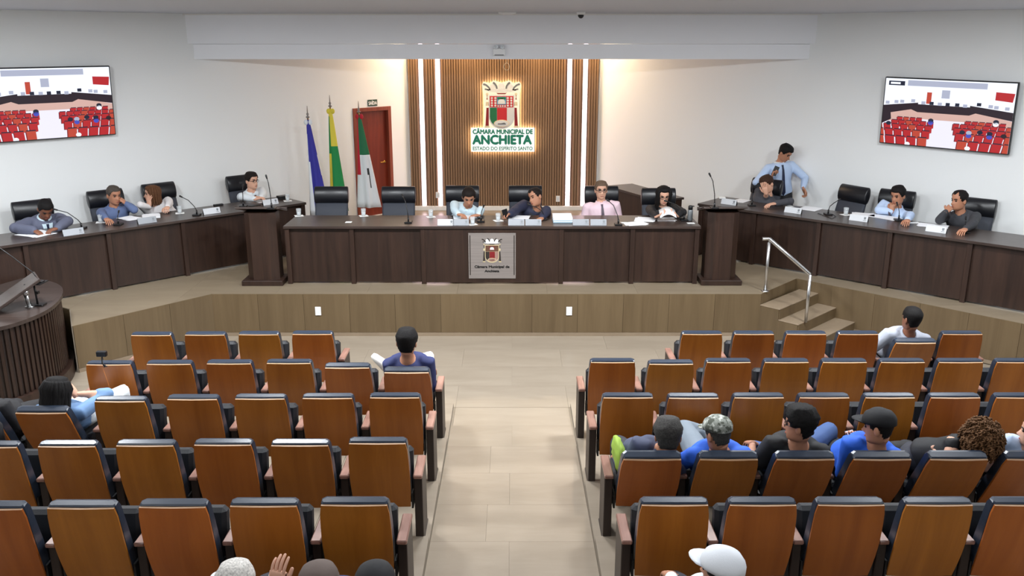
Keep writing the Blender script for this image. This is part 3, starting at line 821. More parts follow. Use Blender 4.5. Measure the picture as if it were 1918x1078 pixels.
def inset(pts, d):
    out = []
    for i, p in enumerate(pts):
        a, b = pts[max(i-1, 0)], pts[min(i+1, len(pts)-1)]
        dx, dy = b[0]-a[0], b[1]-a[1]; q = math.hypot(dx, dy)
        out.append((p[0]-(-dy/q)*d*-1, p[1]-(dx/q)*d*-1))
    return out
sgn = 1 if inset(OUT, .05)[len(OUT)//2][0] < OUT[len(OUT)//2][0] else -1
body = inset(OUT, .05*sgn)
MB().prism(rel(body)+rel(IN)[::-1], .15, TZ-.041).build('drum', stand_m, tb)
MB().prism(rel(inset(OUT, -.02*sgn))+rel(IN)[::-1], 0, .15).build('plinth', desk_m, tb)
acc = 0; prev = None; sl = None
for a, b in zip(body[:-1], body[1:]):
    L_ = math.hypot(b[0]-a[0], b[1]-a[1]); d_ = 0.
    while acc+(L_-d_) >= .062:
        d_ += .062-acc; acc = 0
        x_, y_ = a[0]+(b[0]-a[0])*d_/L_, a[1]+(b[1]-a[1])*d_/L_
        rz = math.atan2(b[1]-a[1], b[0]-a[0])
        if sl is None: sl = MB().box(-.017, .017, -.018, .018, .15, TZ-.041, b=.004).build('slat', desk_m, tb, (x_-og.x, y_-og.y, 0), rz)
        else: place(sl, 'slat', None, tb, (x_-og.x, y_-og.y, 0), rz)
    acc += L_-d_
# lectern board, post, tray and microphone on the tribune
pb = onz(56, 574, TZ)
t = empty('reading_stand', pb); tag(t, 'slanted wooden reading board on a steel post on the tribune', 'reading stand')
MB().tube([(0, 0, 0), (-.03, .0, .17)], .026, 12).build('post', chrome_m, t)
MB().lathe([(0, 0), (.05, 0), (.05, .008), (0, .008)], 16).build('base_flange', chrome_m, t)
Mb = Matrix.Translation((-.04, .0, .19)) @ Matrix.Rotation(R(35), 4, 'Z') @ Matrix.Rotation(R(-31), 4, 'Y')
MB().box(-.42, .20, -.2, .2, .02, .05, b=.005, M=Mb).build('reading_board', desksheen_m, t)
MB().tube([Mb @ V((0, -.12, -.01)), Mb @ V((0, .12, -.01))], .032, 12).build('bracket', chrome_m, t)
pt_ = onz(71, 571, TZ)
t = empty('microphone_stand', pt_); tag(t, 'small black stand with tray and gooseneck microphone on the tribune', 'microphone')
MB().box(-.075, .075, -.05, .05, 0, .015, b=.004).build('stand_foot', plastic_m, t)
MB().tube([(0, 0, .01), (-.01, 0, .25)], .011, 8).box(-.005, .03, -.02, .02, .13, .16).build('stand_post', plastic_m, t)
MB().box(-.07, .11, -.09, .09, .25, .262, b=.004).build('tray', plastic_m, t)
g = [V((.06, 0, .262)), V((.0, 0, .37)), V((-.2, .0, .55)), V((-.36, .0, .68)), V((-.47, -.02, .70))]
MB().tube(g, .006, 6).build('gooseneck', plastic_m, t)
MB().box(.02, .1, -.035, .035, .262, .275, b=.003).build('microphone_base', plastic_m, t)
MB().tube([(-.47, -.02, .70), (-.53, -.03, .69)], .013, 8, round_ends=True).build('microphone_head', plastic_m, t)
# ------------------------------------------------------------------ flags
def flag(x, ytip, Y, label, mats, pick, seed, wb, zb=S+.35, lean=.0, cloth_top=None, skew=0.):
    tip = ony(x, ytip, Y); b0 = V((tip.x+lean, Y, S)); H = tip.z-S
    t = empty('flag', b0); tag(t, label, 'flag', 'flags on poles by the door')
    top = V((-lean, 0, H-.20))
    MB().tube([(0, 0, .03), top], .013, 8).build('flagpole', brass_m, t)
    MB().lathe([(0, 0), (.16, 0), (.16, .02), (.04, .04), (.02, .08), (0, .08)], 16).build('pole_base', plastic_m, t)
    MB().lathe([(.012, 0), (.035, .02), (.012, .04), (.022, .07), (.010, .09), (.004, .20), (0, .20)], 10, o=top).build('spear_finial', plaque_m, t)
    m = MB(); bow = top+V((.01, -.03, -.06))
    for a in (-1, 1): m.ball(bow+V((a*.035, 0, 0)), (.035, .018, .045), 8, 6)
    m.build('ribbon_bow', mats[1] if len(mats) > 1 else mats[0], t)
    ct = (H-.22) if cloth_top is None else cloth_top-S
    rows, nu = 14, 26; rnd = random.Random(seed); ph = rnd.uniform(0, 6)
    m = MB(); rings = []
    for r_ in range(rows+1):
        v_ = r_/rows; z = ct-(ct-(zb-S))*v_
        wd = .045+(wb-.045)*v_**.8; cx = -lean*(z/H)+skew*v_
        ring_ = []
        for k in range(nu):
            q = 2*math.pi*k/nu
            fold = 1+.30*v_*math.sin(5*q+ph+v_*1.2)+.12*math.sin(9*q+ph*2)*v_
            ring_.append(V((cx+wd*.5*math.cos(q)*fold, wd*.26*math.sin(q)*fold-.02, z)))
        rings.append(ring_)
    m.loft(rings, 0, True)
    n = 0
    for i, f in enumerate(m.f):
        if len(f) == 4:
            r_, k = divmod(i, nu)
            m.m[i] = pick((k+.5)/nu, (r_+.5)/rows)
    m.build('flag_cloth', mats, t)
    return t
f_blue = plain('flag_blue', (48, 46, 150), .7); f_white = plain('flag_white', (232, 236, 240), .75); f_pink = plain('flag_pink', (216, 150, 180), .7)
f_green = plain('flag_green', (24, 140, 70), .7); f_yell = plain('flag_yellow', (232, 214, 70), .7); f_red = plain('flag_red', (190, 26, 48), .7)
f_dkgr = plain('flag_dark_green', (30, 110, 70), .7); f_navy = plain('flag_navy', (24, 32, 90), .7); f_black = plain('flag_black', (40, 46, 46), .7)
# u runs right(0) -> back(.25) -> left(.5) -> front(.75); the front half is seen
flag(575, 198, 14.35, 'blue and white flag hanging on the leftmost pole', [f_blue, f_white], lambda u, v: 1 if .5 < u < .60+.08*v and v > .12 else (1 if u > .97 and .35 < v < .6 else 0), 3, .27, lean=.03, skew=.09)
flag(617, 178, 14.75, 'green and yellow flag on the middle pole', [f_green, f_yell, f_navy], lambda u, v: 1 if (v < .38 and u > .66) else (1 if .53 < u < .66 and v > .42 else (2 if .5 < u <= .53 and .5 < v < .7 else (1 if v < .06 else 0))), 5, .27, lean=.02, skew=.06)
flag(671, 189, 15.15, 'red, green and white flag before the mahogany door', [f_white, f_red, f_dkgr, f_black], lambda u, v: 1 if (.5 < u < .67 and v < .62) else (2 if (u >= .67 and v < .42) else (3 if (.80 < u < .84 and .55 < v < .62) or (.86 < u < .9 and .6 < v < .76) else 0)), 8, .34, lean=.01, skew=.10)
# ------------------------------------------------------------------ wall screens showing the live picture of the hall
s_white = emit('screen_white', (232, 238, 252), .8); s_dark = emit('screen_dark', (34, 18, 30), .7); s_beige = emit('screen_beige', (196, 160, 150), .8)
s_red = emit('screen_red', (176, 30, 36), .7); s_dred = emit('screen_dark_red', (110, 14, 26), .8); s_floor = emit('screen_floor', (226, 224, 238), .75)
s_blue = emit('screen_blue', (60, 70, 170), .8); s_grey = emit('screen_grey', (160, 165, 185), .8); s_navy = emit('screen_navy', (18, 24, 48), .7); s_orng = emit('screen_orange', (184, 66, 46), .7)
SM = [s_white, s_dark, s_beige, s_red, s_dred, s_floor, s_blue, s_grey, s_navy, s_orng]
def pixw(p):
    h = p[2]-CAM_H; zc = p[1]*_c-h*_s
    return 959+F_PX*p[0]/zc, 539+F_PX*(-(h*_c)-p[1]*_s)/zc
def tv(name_label, TL, TR, BL, BR, nrm):
    """corner points in space; builds housing, bezel and the flat picture on the screen"""
    ux = (TR-TL+BR-BL)*.5; W = ux.length; ux.normalize()
    uz = (TL-BL+TR-BR)*.5; uz = uz-ux*uz.dot(ux); H = uz.length; uz.normalize()
    nz = ux.cross(uz)           # away from the room? make it face the camera
    c0 = (TL+TR+BL+BR)*.25
    t = empty('wall_television', c0)
    M = Matrix((( ux.x, -nz.x*-1, uz.x, 0), (ux.y, nz.y, uz.y, 0), (ux.z, nz.z, uz.z, 0), (0, 0, 0, 1)))
    M = Matrix(((ux.x, -nz.x, uz.x, c0.x), (ux.y, -nz.y, uz.y, c0.y), (ux.z, -nz.z, uz.z, c0.z), (0, 0, 0, 1)))
    t.matrix_world = M          # local: x right, y into the wall, z up
    tag(t, name_label, 'television')
    MB().box(-W/2, W/2, 0, .05, -H/2, H/2, b=.006).build('housing', plastic_m, t)
    MB().box(-W*.18, W*.18, .05, .13, -H*.2, H*.2).build('wall_bracket', plastic_m, t)
    m = MB(); iw, ih = W-.03, H-.03
    def poly(pts, mi, ly):
        pts = clip([(a, b) for a, b in pts], 0, 1918, 0, 1078)
        if len(pts) < 3: return
        m.add([V(((a/1918-.5)*iw, -.001-.0004*ly, (.5-b/1078)*ih)) for a, b in pts], [tuple(range(len(pts)))], mi)
    def rect(x0, y0, x1, y1, mi, ly): poly([(x0, y0), (x1, y0), (x1, y1), (x0, y1)], mi, ly)
    rect(0, 0, 1918, 1078, 5, 0); rect(0, 0, 1918, 480, 0, 1); rect(762, 112, 1122, 385, 0, 2); rect(350, 20, 1520, 110, 7, 2)
    poly([(0, 560), (400, 480), (540, 520), (1310, 520), (1420, 480), (1918, 580), (1918, 700), (1300, 640), (420, 640), (0, 720)], 2, 2)
    poly([(0, 445), (540, 375), (540, 400), (1310, 400), (1310, 375), (1918, 445), (1918, 575), (1400, 490), (1310, 530), (540, 530), (440, 490), (0, 590)], 1, 3)
    rect(51, 40, 305, 112, 8, 3); rect(80, 60, 235, 92, 0, 4); rect(660, 200, 733, 385, 9, 3); rect(880, 155, 1000, 285, 7, 3)
    for a, b in ((60, 400), (200, 380), (290, 370), (460, 350), (620, 375), (745, 375), (868, 380), (985, 378), (1125, 375), (1240, 385), (1435, 350), (1600, 370), (1680, 380), (1830, 390)): rect(a-32, b-26, a+30, b+24, 8 if a % 2 else 7, 4)
    poly([(1648, 143), (1908, 155), (1890, 290), (1648, 268)], 3, 4)
    poly([(0, 520), (120, 540), (140, 670), (0, 750)], 1, 4)
    for (bl, r_, i), p in sorted(SEATS.items(), key=lambda kv: -kv[1].y):
        if r_ > 4: continue
        ly = 6+r_*3
        q = [pixw(p+V((sx*.22, 0, z))) for sx, z in ((-1, .33), (1, .33), (1, .88), (-1, .88))]
        poly([(a-14, b+6) for a, b in q]+[], 4, ly); poly(q, 3 if (i+r_) % 4 else 9, ly+1)
        q = [pixw(p+V((sx*.22, 0, z))) for sx, z in ((-1, .86), (1, .86), (1, .92), (-1, .92))]; poly(q, 8, ly+2)
    for a, b, mi in ((765, 650, 8), (765, 690, 6), (1250, 800, 8), (1345, 800, 7), (1345, 850, 6), (1500, 780, 8), (1640, 790, 8), (1640, 845, 6), (1835, 810, 1), (1350, 1050, 0), (440, 1065, 0), (110, 740, 8), (1705, 600, 8), (1705, 640, 0)):
        poly(disc(a, b, 42, 10, 34), mi, 24)
    m.build('screen_picture', SM, t)
    return t
A, N_ = V((PRX, BACKY, 0)), V((-.7071, -.7071, 0))
off = N_*.17
TLp, TRp = onpl(1657, 143, A+off, N_), onpl(1908, 155, A+off, N_)
off2 = N_*.10
BLp, BRp = onpl(1648, 268, A+off2, N_), onpl(1890, 290, A+off2, N_)
TVW, TVH = ((TRp-TLp).length+(BRp-BLp).length)/2, ((TLp-BLp).length+(TRp-BRp).length)/2
tv('large wall television on the right wall showing the hall', TLp, TRp, BLp, BRp, N_)
A, N_ = V((PLX, BACKY, 0)), V((.7071, -.7071, 0))
TRp = onpl(206.5, 123, A+N_*.17, N_); BRp = onpl(216.5, 252, A+N_*.10, N_)
ex_ = V((-.7071, -.7071, 0))*TVW
tv('large wall television on the left wall, cut by the picture edge', TRp+ex_, TRp, BRp+ex_, BRp, N_)
# ------------------------------------------------------------------ people
skin_a = plain('skin_light', (214, 164, 138), .55); skin_b = plain('skin_tan', (178, 124, 96), .55); skin_c = plain('skin_brown', (132, 84, 62), .55); skin_d = plain('skin_deep', (96, 60, 44), .55)
eye_m = plain('eye_dark', (34, 26, 24), .3); lip_m = plain('lips', (150, 80, 72), .5); brow_m = plain('eyebrow', (44, 32, 28), .7)
def hairm(n, c): return plain(n, c, .75, bump=.6, bscale=90, var=.35, spec=.25)
h_black = hairm('hair_black', (15, 12, 12)); h_dark = hairm('hair_dark_brown', (28, 20, 17)); h_brown = hairm('hair_brown', (92, 60, 38)); h_grey = hairm('hair_grey', (62, 60, 58)); h_white = hairm('hair_white', (206, 202, 196)); h_curl = hairm('hair_curly_brown', (96, 66, 40)); h_salt = hairm('hair_salt', (74, 66, 60))
def cloth(n, c, r=.75): return plain(n, c, r, bump=.25, bscale=35)
c_greysuit = cloth('suit_grey', (92, 96, 116)); c_slate = cloth('shirt_slate', (92, 108, 146)); c_whiteb = cloth('blouse_white', (230, 226, 226)); c_vest = cloth('vest_green_grey', (108, 124, 118)); c_whites = cloth('shirt_white', (226, 232, 236))
c_pale = cloth('shirt_pale_cyan', (206, 226, 236)); c_navy = cloth('suit_navy', (38, 42, 66)); c_pink = cloth('shirt_pink', (236, 208, 218)); c_black = cloth('dress_black', (26, 25, 28)); c_sheer = cloth('sleeve_sheer', (62, 56, 56))
c_dkgrey = cloth('shirt_dark_grey', (66, 66, 72)); c_sky = cloth('shirt_sky', (188, 208, 238)); c_char = cloth('shirt_charcoal', (54, 55, 60)); c_navyt = cloth('tee_navy', (36, 44, 92)); c_denim = cloth('denim', (112, 146, 190)); c_polo = cloth('polo_grey', (166, 170, 182))
c_dusk = cloth('shirt_dusk_blue', (66, 72, 98)); c_royal = cloth('tee_royal', (40, 98, 214)); c_blackt = cloth('tee_black', (22, 22, 25)); c_trous = cloth('trousers_dark', (38, 40, 50)); c_jean = cloth('jeans_blue', (54, 82, 132)); c_greyt = cloth('trousers_grey', (118, 128, 138)); c_lime = cloth('lime_cloth', (150, 180, 66))
t_navy = plain('tie_navy', (28, 34, 62), .5); t_dark = plain('tie_dark', (38, 36, 48), .5); t_pat = plain('tie_patterned', (84, 72, 84), .5, var=.4, bscale=160); t_green = plain('tie_green', (60, 92, 96), .5)
shoe_m = plain('shoe_black', (24, 22, 22), .4); shoew_m = plain('shoe_white', (232, 228, 220), .5); frame_m = plain('glasses_frame', (30, 26, 26), .35)
cap_black = plain('cap_black', (20, 20, 24), .8, bump=.2); cap_white = plain('cap_white', (228, 232, 238), .8, bump=.2); cap_brown = plain('cap_brown', (96, 82, 76), .8, bump=.2); cap_navy = plain('cap_navy', (30, 34, 66), .8)
def camo():
    m, nt, b = new_mat('cap_camouflage')
    tc = nt.nodes.new('ShaderNodeTexCoord'); nz = nt.nodes.new('ShaderNodeTexNoise'); nz.inputs['Scale'].default_value = 26; nz.inputs['Detail'].default_value = 2
    rp = nt.nodes.new('ShaderNodeValToRGB'); rp.color_ramp.interpolation = 'CONSTANT'; e = rp.color_ramp.elements
    e[0].color = (*lin((84, 88, 78)), 1); e[1].position = .46; e[1].color = (*lin((142, 146, 138)), 1)
    q = e.new(.58); q.color = (*lin((198, 200, 192)), 1)
    nt.links.new(tc.outputs['Object'], nz.inputs['Vector']); nt.links.new(nz.outputs['Fac'], rp.inputs['Fac']); nt.links.new(rp.outputs['Color'], b.inputs['Base Color'])
    b.inputs['Roughness'].default_value = .85
    return m
cap_camo = camo()
UP = V((0, 0, 1))
def ik(a, b, l1, l2, pole):
    d = b-a; L = min(d.length, (l1+l2)*.995); L = max(L, abs(l1-l2)*1.05); d.normalize(); b = a+d*L
    x = (l1*l1-l2*l2+L*L)/(2*L); h = math.sqrt(max(0, l1*l1-x*x))
    p = V(pole); p = p-d*p.dot(d)
    if p.length < 1e-4: p = frame(d)[0]
    return a+d*x+p.normalized()*h, b
def ering(c, ax, ay, n=18, p=2.3):
    out = []
    for k in range(n):
        t = 2*math.pi*k/n; ct, st_ = math.cos(t), math.sin(t)
        out.append(c+ax*(abs(ct)**(2/p)*(1 if ct > 0 else -1))+ay*(abs(st_)**(2/p)*(1 if st_ > 0 else -1)))
    return out
HEADT = [(-.113, .026, .066, .00), (-.104, .044, .084, -.02), (-.085, .056, .091, -.04), (-.06, .063, .091, -.058), (-.03, .068, .089, -.074), (0., .072, .086, -.088), (.03, .075, .087, -.097), (.06, .074, .085, -.097), (.085, .064, .073, -.084), (.103, .044, .050, -.058), (.112, .022, .024, -.030), (.115, .004, .004, -.006)]
def head_pt(h, ph, off=0.):
    """surface of the head: height h, angle ph from the face"""
    T = HEADT
    for i in range(len(T)-1):
        if h <= T[i+1][0] or i == len(T)-2:
            t = (h-T[i][0])/(T[i+1][0]-T[i][0]); a = [T[i][k]+(T[i+1][k]-T[i][k])*t for k in (1, 2, 3)]; break
    w_, f, b = a
    x = math.sin(ph); y = math.cos(ph)
    px = w_*x; py = (f if y > 0 else -b)*y
    r = math.hypot(px, py); k = (r+off)/max(r, 1e-5)
    return px*k, py*k
def head_mesh(mb, hc, hr, hf, hu, k, mi_skin=0, mi_eye=1, mi_lip=2, mi_brow=3, female=False):
    P = lambda x, y, z: hc+(hr*x+hf*y+hu*z)*k
    n = 28; rings = []
    hs = [-.113, -.109, -.10, -.085, -.075, -.066, -.057, -.045, -.034, -.024, -.014, -.004, .008, .02, .032, .045, .06, .075, .09, .102, .110, .1148]
    for h in hs:
        ring_ = []
        for q in range(n):
            ph = 2*math.pi*q/n; a = ph if ph < math.pi else ph-2*math.pi
            d = 0.
            d += .027*math.exp(-(a/.16)**2)*math.exp(-((h+.030)/.014)**2)+.014*math.exp(-(a/.13)**2)*math.exp(-((h+.008)/.02)**2)
            d -= .010*(math.exp(-((a-.42)/.2)**2)+math.exp(-((a+.42)/.2)**2))*math.exp(-((h-.008)/.014)**2)
            d += .004*math.exp(-(a/.6)**2)*math.exp(-((h-.03)/.01)**2)
            d += .006*math.exp(-(a/.3)**2)*math.exp(-((h+.063)/.012)**2)
            d += .007*math.exp(-(a/.35)**2)*math.exp(-((h+.10)/.014)**2)
            x, y = head_pt(h, a, d); ring_.append(P(x, y, h))
        rings.append(ring_)
    mb.loft([r_[::-1] for r_ in rings], mi_skin, True)
    M = Matrix(((hr.x, hf.x, hu.x), (hr.y, hf.y, hu.y), (hr.z, hf.z, hu.z)))
    for sx in (-1, 1):
        mb.ball(P(sx*.076, -.008, -.008), (.010*k, .021*k, .032*k), 8, 7, mi_skin, M @ Matrix.Rotation(sx*.35, 3, 'Z'))
        x, y = head_pt(.008, sx*.42); mb.ball(P(x*.98, y-.0045, .008), (.015*k, .008*k, .009*k), 8, 5, mi_eye, M)
        bx = [head_pt(.028, sx*q, .0015) for q in (.2, .36, .52, .66)]
        mb.tube([P(a, b, .027+.004*math.sin(i*1.0)) for i, (a, b) in enumerate(bx)], .0055*k, 5, mi_brow)
    lp = [head_pt(-.063, q, .0055) for q in (-.32, -.16, 0, .16, .32)]
    mb.tube([P(a, b, -.063) for a, b in lp], [.002*k, .0048*k, .0055*k, .0048*k, .002*k], 6, mi_lip)
def hair_mesh(hc, hr, hf, hu, k, thick=.014, front=.068, side=-.002, back=-.065, lump=.004, seed=0, recede=0.):
    mb = MB(); n = 36; rings = []
    hs = [-.10+.0125*i for i in range(17)]+[.106, .111, .1145]
    for h in hs:
        ring_ = []
        for q in range(n):
            ph = 2*math.pi*q/n; a = ph if ph < math.pi else ph-2*math.pi; aa = abs(a)
            hl = front+recede*math.exp(-((aa-.55)/.25)**2) if aa < .8 else (front+(side-front)*min(1, (aa-.8)/.45) if aa < 1.25 else (side if aa < 1.55 else side+.02*math.exp(-((aa-1.75)/.2)**2)+(back-side)*min(1, (aa-1.55)/.7)))
            t = max(0., min(1., (h-hl)/.014+.4)); t = t*t*(3-2*t)
            nz = noise.noise(V((math.sin(a)*9, math.cos(a)*9, h*90+seed*3)))
            off = -.012+(.012+thick*(.55+.45*min(1, max(0, (h+.02)/.08)))+lump*nz)*t
            x, y = head_pt(h, a, off)
            ring_.append(hc+(hr*x+hf*y+hu*(h+(thick*.9*t if h > .09 else 0)))*k)
        rings.append(ring_)
    mb.loft([r_[::-1] for r_ in rings], 0, True)
    return mb
def strands(mb, hc, hr, hf, hu, k, a0, a1, n, length, r0=.02, drop=None, seed=1, flare=.02):
    rnd = random.Random(seed)
    for i in range(n):
        a = R(a0+(a1-a0)*i/(n-1)); pts = []; rs = []
        for j in range(7):
            t = j/6; h = .085-t*(length+.085)*(.92+.12*rnd.random() if j == 6 else 1)
            x, y = head_pt(max(h, -.06) if h > -.06 else -.03, a, .014)
            if h < -.03: x, y = [q*(1+flare*6*(-.03-h)) for q in head_pt(-.0, a, .014)]
            pts.append(hc+(hr*(x+rnd.uniform(-.004, .004))+hf*(y+rnd.uniform(-.004, .004))+hu*h)*k); rs.append(r0*k*(1.05-.45*t*t)*(.7 if j == 0 else 1))
        mb.tube(pts, rs, 7, 0, True, True)
def hand_mesh(mb, wrist, d, pn, side, curl=.5, k=1.05, mi=0, spread=1.0):
    d = V(d).normalized(); pn = V(pn); pn = (pn-d*pn.dot(d)).normalized(); lat = d.cross(pn)*side     # lat points to the thumb side
    rings = []
    for t, wd, th in ((-.02, .026, .021), (.0, .028, .020), (.03, .038, .019), (.065, .042, .016), (.088, .040, .013), (.096, .03, .008)):
        rings.append(ering(wrist+d*t*k, lat*wd*k, pn*th*k, 12))
    mb.loft(rings if (lat.cross(pn)).dot(d) > 0 else [r_[::-1] for r_ in rings], mi, True)
    for i, (o, L_, rr) in enumerate(((.030, .070, .0088), (.010, .079, .0092), (-.010, .073, .0088), (-.029, .056, .0078))):
        p = wrist+d*.088*k+lat*o*k; dd = (d+lat*(o*2.2*spread)).normalized(); pts = [p-dd*.012*k, p]; c_ = curl*(1+.12*i); pl = pn.copy()
        for j, f in enumerate((.44, .31, .25)):
            ang = c_*(.75, 1.05, .8)[j]; ca, sa = math.cos(ang), math.sin(ang)
            dd, pl = (dd*ca+pl*sa).normalized(), (pl*ca-dd*sa).normalized()
            p = p+dd*L_*f*k*1.15; pts.append(p)
        mb.tube(pts, [rr*k, rr*k, rr*.97*k, rr*.9*k, rr*.78*k], 7, mi, True, True)
    p = wrist+d*.022*k+lat*.022*k; dd = (d*.75+lat*.75+pn*.3).normalized(); p2 = p+dd*.04*k; dd = (d*.95+lat*.25+pn*(.3+.4*curl)).normalized(); p3 = p2+dd*.032*k; p4 = p3+(dd+pn*.3*curl-lat*.15).normalized()*.026*k
    mb.tube([p, p2, p3, p4], [.013*k, .0115*k, .0105*k, .009*k], 8, mi, True, True)
JOBS = []           # meshes waiting for one shared remesh pass
def remesh_job(mb, vox, it, fac=.5):
    o = bpy.data.objects.new('tmp', mb.mesh('tmp')); col.objects.link(o)
    r_ = o.modifiers.new('r', 'REMESH'); r_.mode = 'VOXEL'; r_.voxel_size = vox
    s_ = o.modifiers.new('s', 'SMOOTH'); s_.iterations = it; s_.factor = fac
    return o
PEOPLE = []
def person(label, hip, head, face, look, skin, floor, top, bottom=None, sleeve='long', arms=None, hands=None, poles=None, legs='sit', hair=None, roll=0., hk=1.10, bw=1.06, tie=None, vest=None, jacket=False, collar=None, glasses=False, cap=None, feet=None, shoes=None, knees=None, vneck=None, buttons=False, stripes=False, watch=None, group=None, cat='person', footdir=None):
    PEOPLE.append(dict(locals()))
def build_people():
    for p in PEOPLE:
        f = V((*p['face'], 0)).normalized(); rt = V((f.y, -f.x, 0))
        hip, head = V(p['hip']), V(p['head']); lk = V(p['look']).normalized(); k = p['hk']; bw = p['bw']
        hr = lk.cross(UP).normalized(); hu = hr.cross(lk).normalized()
        Rr = Matrix.Rotation(R(p['roll']), 3, lk); hr, hu = Rr @ hr, Rr @ hu
        sp0 = (head-hip).normalized()
        neck = head-(hu*.55+sp0*.45).normalized()*.165*k-lk*.012
        sp = neck-hip; L = sp.length; sp.normalize()
        fw = (f-sp*f.dot(sp)).normalized(); sd = fw.cross(sp).normalized()    # person's right
        if sd.dot(rt) < 0: sd = -sd
        p.update(f=f, rt=rt, sp=sp, fw=fw, sd=sd, L=L, neck=neck, hu=hu, hr=hr, lk=lk)
        sh = {}; el = {}; wr = {}
        for s_, nm in ((1, 'R'), (-1, 'L')):
            sh[nm] = hip+sp*L*.875+sd*s_*.172*bw
            tg = (p['arms'] or {}).get(nm) or (hip+f*.30+rt*s_*.17+V((0, 0, .10)))
            pole = (p['poles'] or {}).get(nm) or (rt*s_*(.8 if p['floor'] == S else .25)-f*.35-UP*(.1 if p['floor'] == S else .9))
            el[nm], wr[nm] = ik(sh[nm], V(tg), .29*bw, .265*bw, V(pole))
            if p['floor'] == S and p['legs'] != 'stand' and wr[nm].z > DESK: el[nm].z = max(el[nm].z, DESK+.075)   # forearms rest on the worktop
            if p['floor'] != S and not (p['poles'] or {}).get(nm):                                              # elbows stay between the armrests
                lat = (el[nm]-hip).dot(rt); el[nm] -= rt*(lat-max(-.185, min(.185, lat))); el[nm].z = max(el[nm].z, p['floor']+.53)
        kn = {}; an = {}
        for s_, nm in ((1, 'R'), (-1, 'L')):
            hj = hip+rt*s_*.09
            if p['legs'] == 'stand':
                tgt = (p['feet'] or {}).get(nm) or V((hip.x, hip.y, p['floor']+.09))+rt*s_*.10
                kn[nm], an[nm] = ik(hj, V(tgt), .44, .43, f)
            else:
                kn[nm] = V((p['knees'] or {}).get(nm) or hip+f*(.44 if p['floor'] == S else .36)+rt*s_*.12+UP*(.02 if p['floor'] == S else -.05))
                an[nm] = V((p['feet'] or {}).get(nm) or V((kn[nm].x, kn[nm].y, p['floor']+.09))+f*.02)
        p.update(sh=sh, el=el, wr=wr, kn=kn, an=an)
        PROF = [(-.16, .10, .08), (-.10, .15, .11), (0, .172, .122), (.2, .165, .125), (.42, .155, .118), (.62, .168, .122), (.80, .178, .118), (.90, .170, .10), (.965, .122, .084), (1.02, .066, .062)]
        def torso(mb, inf, t0=-1, t1=2):
            rings = [ering(hip+sp*L*t, sd*(a*bw+inf), fw*(b*bw+inf)) for t, a, b in PROF if t0 <= t <= t1]
            if sd.cross(fw).dot(sp) < 0: rings = [r_[::-1] for r_ in rings]
            mb.loft(rings, 0, True)
        def arm(mb, nm, inf, upto=1.0):
            a, e, w_ = sh[nm], el[nm], wr[nm]
            pts = [a-sd*(1 if nm == 'R' else -1)*.05, a, a.lerp(e, .5), e]; rs = [.05, .057, .050, .043]
            if upto > 1:
                u = upto-1; pts += [e.lerp(w_, .3*u), e.lerp(w_, u)]; rs += [.043, .043+(.029-.043)*u]
            else: pts = [pts[0], a, a.lerp(e, upto*.5), a.lerp(e, upto)]; rs = [.05, .057, .052, .050]
            mb.tube(pts, [r_*bw+inf for r_ in rs], 12, 0, True, True)
            if upto > 1: mb.ball(e, .046*bw+inf, 12, 8)
        def leg(mb, nm, inf, upto=1.):
            s_ = 1 if nm == 'R' else -1; hj = hip+rt*s_*.085; a, b = kn[nm], an[nm]
            mb.tube([hj, hj.lerp(a, .5), a, a.lerp(b, .35), a.lerp(b, upto)], [.092*bw+inf, .08*bw+inf, .060*bw+inf, .056*bw+inf, .040*bw+inf], 12, 0, True, True)
        def foot(mb, nm, inf, an=an, f=f, rt=rt, p=p):
            b = an[nm]; fd = (f+rt*(.15 if nm == 'R' else -.15)).normalized()
            if abs(b.z-p['floor']-.09) > .05: fd = (p.get('footdir') or {}).get(nm) or (fd*.8-UP*.4).normalized()
            c0 = b-UP*.045-fd*.05
            if abs(b.z-p['floor']-.09) > .05: c0 = b-fd*.04
            rings = []
            x_, y_, _ = frame(fd)
            for t, a_, h_ in ((-.02, .02, .02), (0, .034, .04), (.08, .038, .045), (.17, .044, .030), (.23, .038, .022), (.255, .02, .012)):
                rings.append(ering(c0+fd*t-UP*(.04-h_)*.0, x_*(a_+inf), y_*(h_+inf), 12))
            if x_.cross(y_).dot(fd) < 0: rings = [r_[::-1] for r_ in rings]
            mb.loft(rings, 0, True)
        p['foot'] = foot
        b = MB(); torso(b, -.004)
        b.tube([hip+sp*L*.9, neck, neck.lerp(head, .35)-lk*.0, head-hu*.05*k-lk*.02*k], [.075, .058*k, .054*k, .052*k], 14, 0, True)
        for nm in 'RL': arm(b, nm, -.003, 2.0); leg(b, nm, -.003); foot(b, nm, -.004)
        p['o_body'] = remesh_job(b, .015, 4)
        s_ = MB(); inf = .022 if p['jacket'] else .011
        torso(s_, inf, -.12, 1.03)
        for nm in 'RL':
            sl = p['sleeve'] if not isinstance(p['sleeve'], dict) else p['sleeve'][nm]
            arm(s_, nm, inf, {'long': 1.95, 'short': .62, 'elbow': 1.25, 'none': .12}[sl])
        p['o_top'] = remesh_job(s_, .0125, 5)
        t_ = MB(); hb = [ering(hip+sp*L*t, sd*(a*bw+.006), fw*(c_*bw+.006)) for t, a, c_ in PROF if t <= .1]
        if sd.cross(fw).dot(sp) < 0: hb = [r_[::-1] for r_ in hb]
        t_.loft(hb, 0, True)
        for nm in 'RL': leg(t_, nm, .012, .93)
        p['o_bot'] = remesh_job(t_, .016, 4)
    dg = bpy.context.evaluated_depsgraph_get()
    for p in PEOPLE:
        for q in ('o_body', 'o_top', 'o_bot'):
            me = bpy.data.meshes.new_from_object(p[q].evaluated_get(dg)); bpy.data.objects.remove(p[q]); p[q] = me
